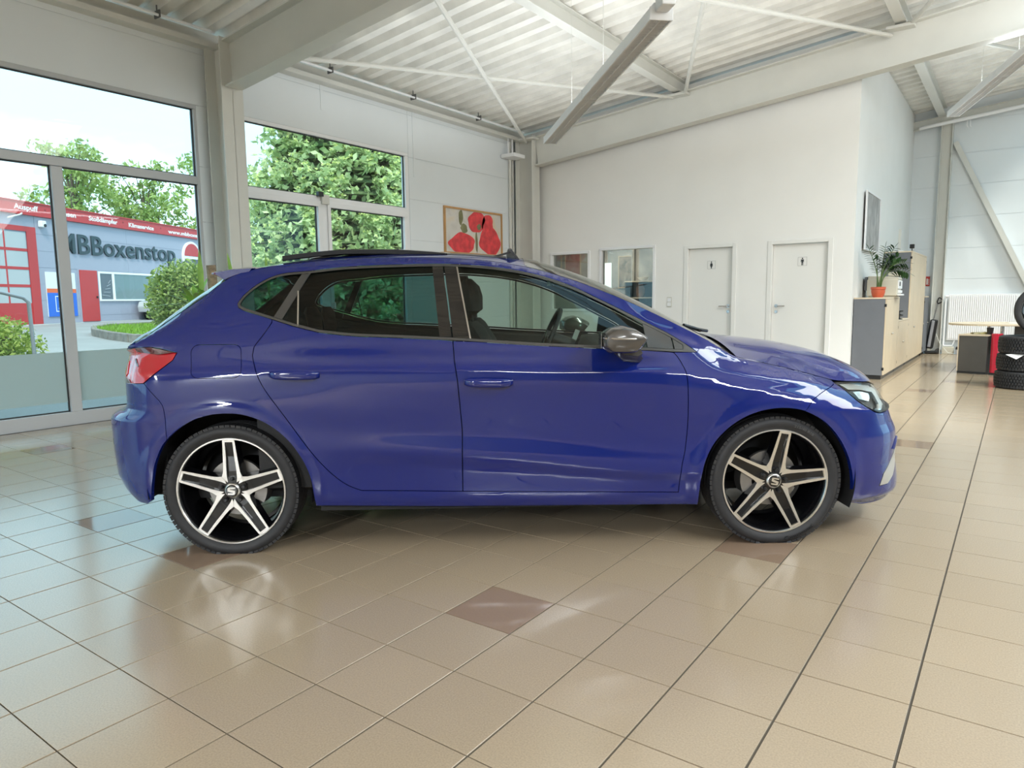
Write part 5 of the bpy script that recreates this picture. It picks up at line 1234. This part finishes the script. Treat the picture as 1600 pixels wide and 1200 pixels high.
# gate
g = MB(); g.box(GATE[0]+.0, GATE[1]-.42, -.02, .0, 3.82, 4.0); g.box(GATE[1]-.42, GATE[1], -.02, .0, .46, 4.0); g.box(GATE[0], GATE[0]+.42, -.02, .0, .46, 4.0); gt = g.build('gate', M_REDP, bl)
M_GPANE = mat('gate_pane', (.45, .46, .47), .25)
gb = MB(); xs = [GATE[0]+.42, -2.0, -1.0, .0, GATE[1]-.42]
rl = [.46, 1.19, 1.86, 2.49, 3.15, 3.82]
for z in rl[1:-1]: gb.box(xs[0], xs[-1], -.006, .004, z-.05, z+.05)
for x in xs[1:-1]: gb.box(x-.03, x+.03, -.005, .004, .46, 3.82)
gb.box(xs[0], xs[-1], -.004, .004, .46, 1.14); gb.build('gate_bars', M_REDP, gt)
for a, c in zip(rl[1:], rl[2:]):
    for x0, x1 in zip(xs, xs[1:]): MB().box(x0+.03, x1-.03, .003, .008, a+.05, c-.05).build('pane', M_GPANE, gt)
# red door, windows, round sign, blue poster, lamp, camera
d = MB().box(3.41, 4.38, -.05, 0, .48, 2.54).build('door', M_REDP, bl, bevel=.01); b = MB(); b.box(4.24, 4.30, -.09, -.05, 1.42, 1.50); b.build('door_handle', M_BLACK, d); MB().box(3.33, 4.46, -.02, 0, .46, 2.58).build('door_frame', M_FAC, bl)
f = MB(); f.box(4.46, 8.6, -.03, 0, 2.44, 2.52); f.box(4.46, 8.6, -.06, 0, 1.30, 1.37); f.box(4.46, 4.56, -.03, 0, 1.37, 2.44); f.box(5.28, 5.42, -.03, 0, 1.37, 2.44); f.box(8.5, 8.6, -.03, 0, 1.37, 2.44); wf = f.build('window', M_SIGNW, bl)
MB().box(4.56, 5.28, -.012, -.006, 1.37, 2.44).build('pane', mat('dark_pane', (.10, .11, .13), .08), wf); MB().box(5.42, 8.5, -.012, -.006, 1.37, 2.44).build('pane', mat('teal_pane', (.16, .22, .23), .06), wf)
b = MB()
for k in range(5): b.bar((4.62+.1*k, -.02, 1.55+.12*k), (5.1+.02*k, -.02, 1.5+.17*k), .01, .03)
b.build('pane_print', mat('pane_print', (.30, .31, .34), .4), wf)
s = MB(); s.lathe([(0, -.07), (.80, -.07), (.80, 0)], 48, axis='y', c=(11.22, 0, 3.45)); rs = s.build('round_sign', M_SIGNW, bl)
half = [(11.22+.66*math.cos(a), 3.52+.62*math.sin(a)) for a in np.linspace(0, PI, 24)]
b = MB(); b.prism(half, lambda u, v, d_: (u, d_, v), -.085, -.07); b.build('sign_field', M_REDP, rs)
b = MB(); b.prism([(11.22+.66*math.cos(a), 3.38+.6*math.sin(a)) for a in np.linspace(PI, 2*PI, 24)], lambda u, v, d_: (u, d_, v), -.08, -.07); b.build('sign_field', mat('sign_dark', (.10, .10, .12), .4), rs)
p = MB().box(1.68, 3.15, -.03, 0, .72, 2.40).build('poster_board', mat('poster_white', (.78, .80, .80), .4), bl)
MB().box(1.68, 3.15, -.034, -.03, 1.62, 1.78).build('poster_band', mat('poster_orange', (.75, .13, .03), .4), p); MB().box(1.68, 3.15, -.034, -.03, .72, 1.62).build('poster_field', mat('poster_blue', (.015, .13, .60), .4), p)
b = MB(); 
for q in ((2.05, 2.75, .90, .93), (2.05, 2.75, 1.47, 1.50), (2.05, 2.08, .93, 1.47), (2.72, 2.75, .93, 1.47)): b.box(q[0], q[1], -.037, -.034, q[2], q[3])
b.prism([(2.18, 1.0), (2.30, 1.0), (2.36, 1.15), (2.50, 1.30), (2.50, 1.0), (2.6, 1.0), (2.6, 1.42), (2.48, 1.42), (2.25, 1.2)], lambda u, v, d_: (u, d_, v), -.037, -.034); b.build('poster_figure', M_SIGNW, p)
b = MB(); b.box(1.55, 1.80, -.16, 0, 4.03, 4.27); c = b.build('wall_camera', M_SIGNW, bl, bevel=.03); b = MB(); b.lathe([(0, -.19), (.06, -.18), (.06, -.15)], 16, axis='y', c=(1.72, 0, 4.10)); b.build('lens', M_BLACK, c)
b = MB(); b.tube([(-.4, -.6, 4.15), (.25, -.5, 4.33), (.74, -.12, 4.44), (.80, -.0, 4.44)], .03, 8); b.build('lamp_arm', M_STEEL, bl)
MB().box(-8, 16, -.02, .011, .38, .458).build('plinth', M_STEEL, bl)
# white car parked by the workshop
u_ = Vector((math.cos(FRZ), math.sin(FRZ), 0)); n_ = Vector((math.sin(FRZ), -math.cos(FRZ), 0))
pc = FA+u_*8.7+n_*1.0; pc.z = .44
wc = thing('white_car', 'white parked car by the workshop, mostly hidden by the bush', 'car', pc, FRZ)
b = MB(); prof = [(-2.1, .35), (-2.15, .6), (-2.05, .82), (-1.25, .95), (-.55, 1.40), (.9, 1.46), (1.75, 1.05), (2.05, .95), (2.1, .4)]
rings = []
for y, k in ((-.86, .93), (-.80, .985), (-.5, 1.0), (.5, 1.0), (.80, .985), (.86, .93)): rings.append([(x*(1 if k > .95 else .97), y*(1 if z < 1.0 else .82), .35+(z-.35)*k) for x, z in prof])
b.loft(rings, True, True, 0, False); b.build('body', mat('white_car_paint', (.48, .49, .50), .2, coat=.8), wc, bevel=.04)
b = MB(); b.prism([(-1.1, .98), (-.5, 1.33), (.8, 1.38), (1.5, 1.03)], lambda u, v, d_: (u, d_, v), -.855, -.70); b.build('side_window', mat('car_window_dark', (.03, .04, .05), .05), wc)
for x in (-1.32, 1.32):
    for y, nm in ((-.82, 'w'), (.82, 'w')):
        b = MB(); b.lathe([(.17, -.1), (.20, -.12), (.29, -.11), (.31, -.07), (.31, .1), (.0, .1)], 32, axis='y'); w_ = b.build('wheel', M_RUBBER, wc); w_.location = (x, y, .305)
        b = MB(); b.lathe([(0, -.09), (.06, -.10), (.19, -.09), (.2, -.11)], 24, axis='y')
        for k in range(8): M = Matrix.Rotation(2*PI*k/8, 4, 'Y'); b.box(.05, .19, -.115, -.09, -.018, .018, 0, M)
        b.build('rim', M_DISC, w_)
# kerbed grass island
M_GRASS = mat('mown_grass', (.17, .30, .035), .9, var=.3, var_scale=3); M_KERB = mat('kerb_stone', (.20, .185, .16), .9, var=.25, var_scale=6)
isl = thing('grass_island', 'grass island with stone kerb in the yard', 'lawn', (-18.5, 9.5, 0))
C0 = Vector((-18.5, 9.5, 0)); outline = [(-20.9, 8.7), (-19.6, 8.15), (-17.8, 7.75), (-16.4, 7.6), (-15.2, 7.9), (-14.7, 9.5), (-16.5, 12.5), (-20.5, 13.5), (-22.6, 11.5), (-22.0, 9.6)]
b = MB(); b.prism(outline, lambda u, v, d_: (u-C0.x, v-C0.y, gz(u)+d_), .0, .16); b.build('turf', M_GRASS, isl)
gr = MB(); rg = random.Random(5)
for k in range(5000):
    x, y = rg.uniform(-22, -15), rg.uniform(7.8, 12)
    z = gz(x)+.155; a = rg.uniform(0, PI); h = rg.uniform(.05, .12)
    if inside(np.array([[x, y]]), outline)[0]: gr.add([(x-C0.x-.02*math.cos(a), y-C0.y-.02*math.sin(a), z), (x-C0.x+.02*math.cos(a), y-C0.y+.02*math.sin(a), z), (x-C0.x+rg.uniform(-.03, .03), y-C0.y+rg.uniform(-.03, .03), z+h)], [(0, 1, 2)])
gr.build('grass', M_GRASS, isl, fix=False, kind='stuff')
per = resample(outline, .55)
for (x0, y0), (x1, y1) in zip(per, per[1:]+per[:1]):
    b = MB(); b.bar((x0-C0.x, y0-C0.y, gz(x0)+.10), (x1-C0.x-(x1-x0)*.05, y1-C0.y-(y1-y0)*.05, gz(x1)+.10), .16, .24); b.build('kerbstone', M_KERB, isl, bevel=.02)
# plants
def leafmat(name, c1, c2, rough=.6):
    m = bpy.data.materials.new(name); m.use_nodes = True; nt = m.node_tree; b = nt.nodes['Principled BSDF']; b.inputs['Roughness'].default_value = rough
    g = nt.nodes.new('ShaderNodeNewGeometry'); r = nt.nodes.new('ShaderNodeValToRGB'); r.color_ramp.elements[0].color = (*c1, 1); r.color_ramp.elements[1].color = (*c2, 1)
    nt.links.new(g.outputs['Random Per Island'], r.inputs[0]); nt.links.new(r.outputs[0], b.inputs['Base Color'])
    tl = nt.nodes.new('ShaderNodeBsdfTranslucent'); mx = nt.nodes.new('ShaderNodeMixShader'); mx.inputs[0].default_value = .35
    nt.links.new(r.outputs[0], tl.inputs[0]); nt.links.new(b.outputs[0], mx.inputs[1]); nt.links.new(tl.outputs[0], mx.inputs[2]); nt.links.new(mx.outputs[0], nt.nodes['Material Output'].inputs[0])
    return m
M_BARK = mat('bark', (.10, .085, .065), .95, var=.3, var_scale=12)
M_L1 = leafmat('pale_tree_leaves', (.20, .30, .06), (.46, .58, .20)); M_L2 = leafmat('bush_leaves', (.12, .20, .035), (.42, .50, .15)); M_L3 = leafmat('spruce_needles', (.30, .42, .16), (.68, .78, .42)); M_L4 = leafmat('spruce_tips', (.72, .80, .30), (.92, .94, .55)); M_L5 = leafmat('hedge_leaves', (.16, .26, .03), (.45, .52, .14)); M_L6 = leafmat('reddish_sprigs', (.25, .22, .08), (.52, .50, .22))
def leafblob(b, c, r, n, size, rg, shell=.45, squash=1.):
    for k in range(n):
        v = Vector((rg.gauss(0, 1), rg.gauss(0, 1), rg.gauss(0, 1))).normalized()*r*(1.06-shell*rg.random()**1.3+.10*math.sin(k*.37)); v.z *= squash
        p = Vector(c)+v; s = size*rg.uniform(.6, 1.4); a = Vector((rg.gauss(0, 1), rg.gauss(0, 1), rg.gauss(0, 1))).normalized(); q = a.cross(Vector((rg.gauss(0, 1), rg.gauss(0, 1), rg.gauss(0, 1)))).normalized()
        b.add([p-a*s, p+q*s*.45, p+a*s, p-q*s*.45], [(0, 1, 2, 3)])
def tree(label, x, y, h, spread, seed, n=2600, size=.16, base=None, group='trees behind the workshop'):
    rg = random.Random(seed); z0 = gz(x) if base is None else base
    t = thing('deciduous_tree', label, 'tree', (x, y, z0), 0, group)
    b = MB(); b.tube([(0, 0, 0), (.05, .05, h*.35), (-.05, 0, h*.7), (0, .05, h*.9)], .2, 8, radii=[.22, .17, .1, .04]); tr = b.build('trunk', M_BARK, t)
    br = MB(); lv = MB()
    for k in range(26):
        a = rg.uniform(0, 2*PI); z = h*rg.uniform(.32, .95); r = spread*(1-.55*abs(z/h-.55)*1.4)*rg.uniform(.35, 1.0)
        tip = Vector((r*math.cos(a), r*math.sin(a), min(h, z+.12*h))); st = Vector((0, 0, z*.75)); mid = st.lerp(tip, .5)+Vector((0, 0, .05*h)); br.tube([st, mid, tip], .03, 5, radii=[.05, .03, .012])
        leafblob(lv, tip, spread*.30, n//26, size, rg, .9, .75); leafblob(lv, mid, spread*.22, n//60, size, rg, .9, .7)
    br.build('branches', M_BARK, t, fix=False, kind='stuff'); lv.build('foliage', M_L1, t, fix=False, kind='stuff')
for k, (x, y, h, sp) in enumerate(((-44, 18.2, 9.9, 2.7), (-46, 23.4, 9.6, 2.9), (-44, 28.0, 10.2, 3.2), (-47, 33.0, 9.4, 3.2), (-48, 13.2, 7.2, 1.9))):
    tree(['airy tree behind the workshop, tallest at the left', 'airy tree behind the middle of the workshop roof', 'airy tree above the workshop web address', 'airy tree behind the right end of the workshop', 'small airy tree at the far left behind the workshop'][k], x, y, h, sp, 11+k, 2300, .17)
def bush(name, label, c, r, squash, n, size, m, seed, cat='bush'):
    rg = random.Random(seed); t = thing(name, label, cat, (c[0], c[1], gz(c[0]))); zc_ = c[2]-gz(c[0])
    b = MB()
    for k in range(9): a = 2*PI*k/9; b.tube([(0, 0, -.02), (r*.3*math.cos(a), r*.3*math.sin(a), zc_*.6), (r*.7*math.cos(a), r*.7*math.sin(a), zc_+r*squash*.4)], .02, 5)
    b.build('stems', M_BARK, t, fix=False, kind='stuff')
    lv = MB(); leafblob(lv, (0, 0, zc_), r, n, size, rg, .35, squash); lv.build('foliage', m, t, fix=False, kind='stuff'); 
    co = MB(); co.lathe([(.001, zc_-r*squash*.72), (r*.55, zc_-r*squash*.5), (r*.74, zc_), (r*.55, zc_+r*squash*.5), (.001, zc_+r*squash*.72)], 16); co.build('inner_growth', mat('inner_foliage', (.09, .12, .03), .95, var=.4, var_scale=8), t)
bush('round_bush', 'round yellow-green bush outside near the column', (-9.8, 5.36, 1.22), .56, 1.12, 6500, .038, M_L2, 21)
bush('round_bush', 'low green planter bush outside at the far left', (-9.8, 2.10, .52), .90, .58, 7000, .036, M_L5, 22)
rg = random.Random(33); t = thing('sprig_shrub', 'loose reddish sprigs standing behind the planter bush', 'shrub', (-11.2, 2.55, gz(-11.2))); lv = MB()
for k in range(70):
    x, y = rg.uniform(-.35, .35), rg.uniform(-.75, .75); h = rg.uniform(.75, 1.02)-.15*abs(y); lv.tube([(x, y, .3), (x+rg.uniform(-.05, .05), y+rg.uniform(-.08, .08), h)], .004, 4)
    leafblob(lv, (x, y, h-.08), .09, 26, .022, rg, .9, 1.3)
lv.build('sprigs', M_L6, t, fix=False, kind='stuff')
b = MB(); b.tube([(-8.2, -1.5, 1.62), (-8.6, 2.25, 1.335), (-8.62, 2.50, 1.265), (-8.63, 2.56, 1.20), (-8.63, 2.58, gz(-8.6))], .024, 10); b.tube([(-8.3, -.6, 1.55), (-8.3, -.6, gz(-8.3))], .024, 10)
tag(b.build('handrail', mat('galvanised_tube', (.36, .38, .41), .45, .6)), 'bent grey steel handrail outside the left window', 'handrail')
# spruce in front of the second window
rg = random.Random(44); sx, sy = -14.2, 13.1
t = thing('spruce_tree', 'big spruce with pale green tips filling the second window', 'tree', (sx, sy, gz(sx)))
b = MB(); b.tube([(0, 0, 0), (0, 0, 9.5)], .2, 10, radii=[.26, .04]); b.build('trunk', M_BARK, t); bt = MB(); nd = MB(); tp = MB()
SR = lambda z: 4.3*max(0, 1-z/10.4)**.75+.1
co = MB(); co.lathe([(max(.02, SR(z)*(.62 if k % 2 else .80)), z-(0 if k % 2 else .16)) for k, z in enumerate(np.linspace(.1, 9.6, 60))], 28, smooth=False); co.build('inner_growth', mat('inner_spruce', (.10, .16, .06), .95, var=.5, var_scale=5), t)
def quad(mb, p, v, n2, L, w_): mb.add([p, p+v*L*.5+n2*w_, p+v*L, p+v*L*.5-n2*w_], [(0, 1, 2, 3)])
def rv(): return Vector((rg.gauss(0, 1), rg.gauss(0, 1), rg.gauss(0, 1)))
for lvl in range(40):
    z = .3+lvl*.235; R = SR(z); nb_ = max(7, int(R*7.5))
    for k in range(nb_):
        a = 2*PI*(k+rg.random())/nb_; r = R*rg.uniform(.80, 1.10); d = Vector((math.cos(a), math.sin(a), 0)); s_ = Vector((-d.y, d.x, 0))
        if d.x < -.25 and R > .8: continue
        bt.bar((0, 0, z+.2), d*r*.85+Vector((0, 0, z-.10)), .025, .025)
        for q in range(19):
            u = rg.uniform(.36, 1.05); p = d*(r*u)+s_*(rg.uniform(-.30, .30)*(1.45-u))+Vector((0, 0, z-.22*u*u+rg.uniform(-.13, .08)))
            for e in range(9):
                v = (d*rg.uniform(-.1, 1)+s_*rg.uniform(-1, 1)+Vector((0, 0, rg.uniform(-.8, .3)))).normalized(); quad(nd, p, v, v.cross(rv()).normalized(), rg.uniform(.12, .22), .040)
            if rg.random() < .8:
                p2 = p+d*.08+Vector((0, 0, .06))
                for e in range(8):
                    v = (d*rg.uniform(.0, 1)+s_*rg.uniform(-1, 1)+Vector((0, 0, rg.uniform(-.3, .8)))).normalized(); quad(tp, p2, v, v.cross(rv()).normalized(), rg.uniform(.05, .10), .024)
for k in range(15000):
    z = 9.4*rg.random()**1.5; a = rg.uniform(-2.2, 1.5); R = SR(z)*rg.uniform(.45, .97); p = Vector((R*math.cos(a), R*math.sin(a), z+.3-.1*R))
    v = rv().normalized(); quad(nd, p, v, v.cross(rv()).normalized(), rg.uniform(.16, .30), .065)
bt.build('branches', M_BARK, t, fix=False, kind='stuff'); nd.build('needles', M_L3, t, fix=False, kind='stuff'); tp.build('young_tips', M_L4, t, fix=False, kind='stuff')
# low red workshop roof and hedge seen under the spruce
bush('hedge_bush', 'low hedge seen below the spruce through the second window', (-19.5, 12.2, 1.0), 1.5, .7, 5000, .06, M_L5, 23)
# yucca indoors beside the column
t = thing('yucca', 'yucca with two trunks and sword leaves behind the car tail', 'plant', (-4.78, 2.80, 0))
b = MB(); b.lathe([(0, 0), (.17, 0), (.20, .05), (.235, .40), (.225, .40), (.21, .36), (0, .36)], 28); b.build('pot', M_GREYB, t)
M_YT = mat('yucca_bark', (.30, .235, .16), .9, var=.35, var_scale=25); M_YL = mat('yucca_leaf', (.24, .46, .07), .4, var=.25, var_scale=6)
b = MB(); b.tube([(.02, .03, .34), (.01, .06, .9), (.03, .02, 1.555)], .055, 12, radii=[.062, .055, .047]); b.build('trunk', M_YT, t)
b = MB(); b.tube([(-.03, -.06, .34), (-.03, -.12, .75), (.02, -.16, 1.12)], .045, 12, radii=[.05, .045, .04]); b.build('trunk', M_YT, t)
ry = random.Random(9)
for cx, cy, cz, n in ((.02, -.16, 1.12, 22), (.10, .05, 1.10, 8)):
    for k in range(n):
        a = 2*PI*(k+ry.random()*.5)/n; el = ry.uniform(.15, 1.25); d = Vector((math.cos(a)*math.cos(el), math.sin(a)*math.cos(el), math.sin(el)))
        if d.x < -.55: continue
        b = MB(); leaf(b, (cx, cy, cz), d, ry.uniform(.36, .58), .05, droop=.25); b.build('sword_leaf', M_YL, t, fix=False)
b = MB(); leaf(b, (.03, -.10, 1.15), (0, .0, 1), .56, .062, up=Vector((1, 0, 0)), droop=0); b.build('sword_leaf', M_YL, t, fix=False)
for y_, z_, tx, tz in ((3.52, 1.2, 3.49, 1.70), (3.10, 1.2, 3.03, 1.70)):
    b = MB(); leaf(b, (0, y_-2.80, z_), (0, tx-y_, tz-z_), .5, .05, up=Vector((1, 0, 0)), droop=0); b.build('sword_leaf', M_YL, t, fix=False)
# office things behind the small windows
def pic(label, x, z, w_, h, cols, sc): picture('office_poster', label, (x, 11.9, z), 0, w_, h, M_MAPLE, noise_art('office_print', cols, sc))
pic('reddish poster in the office seen through the left small window', -5.86, 1.86, .40, .75, [(.25, .08, .06), (.45, .22, .18), (.5, .4, .35)], 4)
pic('pale poster in the office left of the reddish one', -6.32, 1.9, .36, .5, [(.5, .48, .44), (.3, .26, .24)], 6)
pic('brownish portrait print on the office wall behind the larger window', -4.60, 1.70, .34, .66, [(.12, .10, .08), (.30, .24, .17), (.42, .36, .26)], 7)
sh = thing('office_shelf', 'dark office shelf with pale boards behind the larger window', 'shelf', (-4.00, 11.60, 0)); b = MB(); b.box(-.36, -.335, -.22, .25, 0, 1.48); b.box(.335, .36, -.22, .25, 0, 1.48); b.box(-.335, .335, .23, .25, 0, 1.48); b.build('carcass', mat('dark_teal_board', (.03, .036, .032), .6), sh)
for z in (.05, .60, 1.16, 1.48): MB().box(-.37, .37, -.23, .25, z, z+.025).build('shelf_board', M_MAPLEE, sh)
b = MB(); b.lathe([(0, 0), (.06, 0), (.09, .08), (.085, .18), (.05, .24), (.055, .26), (0, .26)], 20); tag(b.build('vase', mat('vase_tan', (.42, .26, .18), .5, var=.2), None, loc=(-4.13, 11.6, 1.1855)), 'tan vase on the dark office shelf', 'vase')
b = MB(); b.lathe([(0, 0), (.05, 0), (.12, .07), (.115, .07), (.05, .012), (0, .012)], 20); tag(b.build('bowl', M_WFRAME, None, loc=(-4.08, 11.6, 1.506)), 'white bowl on top of the dark office shelf', 'bowl')
b = MB(); b.box(-5.11, -4.93, 11.88, 11.895, .9, 1.90); tag(b.build('window_5', mat('glowing_office_pane', (.9, .95, .95), .4, emit=(.85, 1, .97), emit_s=.85), kind='structure'), 'bright narrow window in the office back wall', 'window')  # glow put into the pane in place of daylight behind it
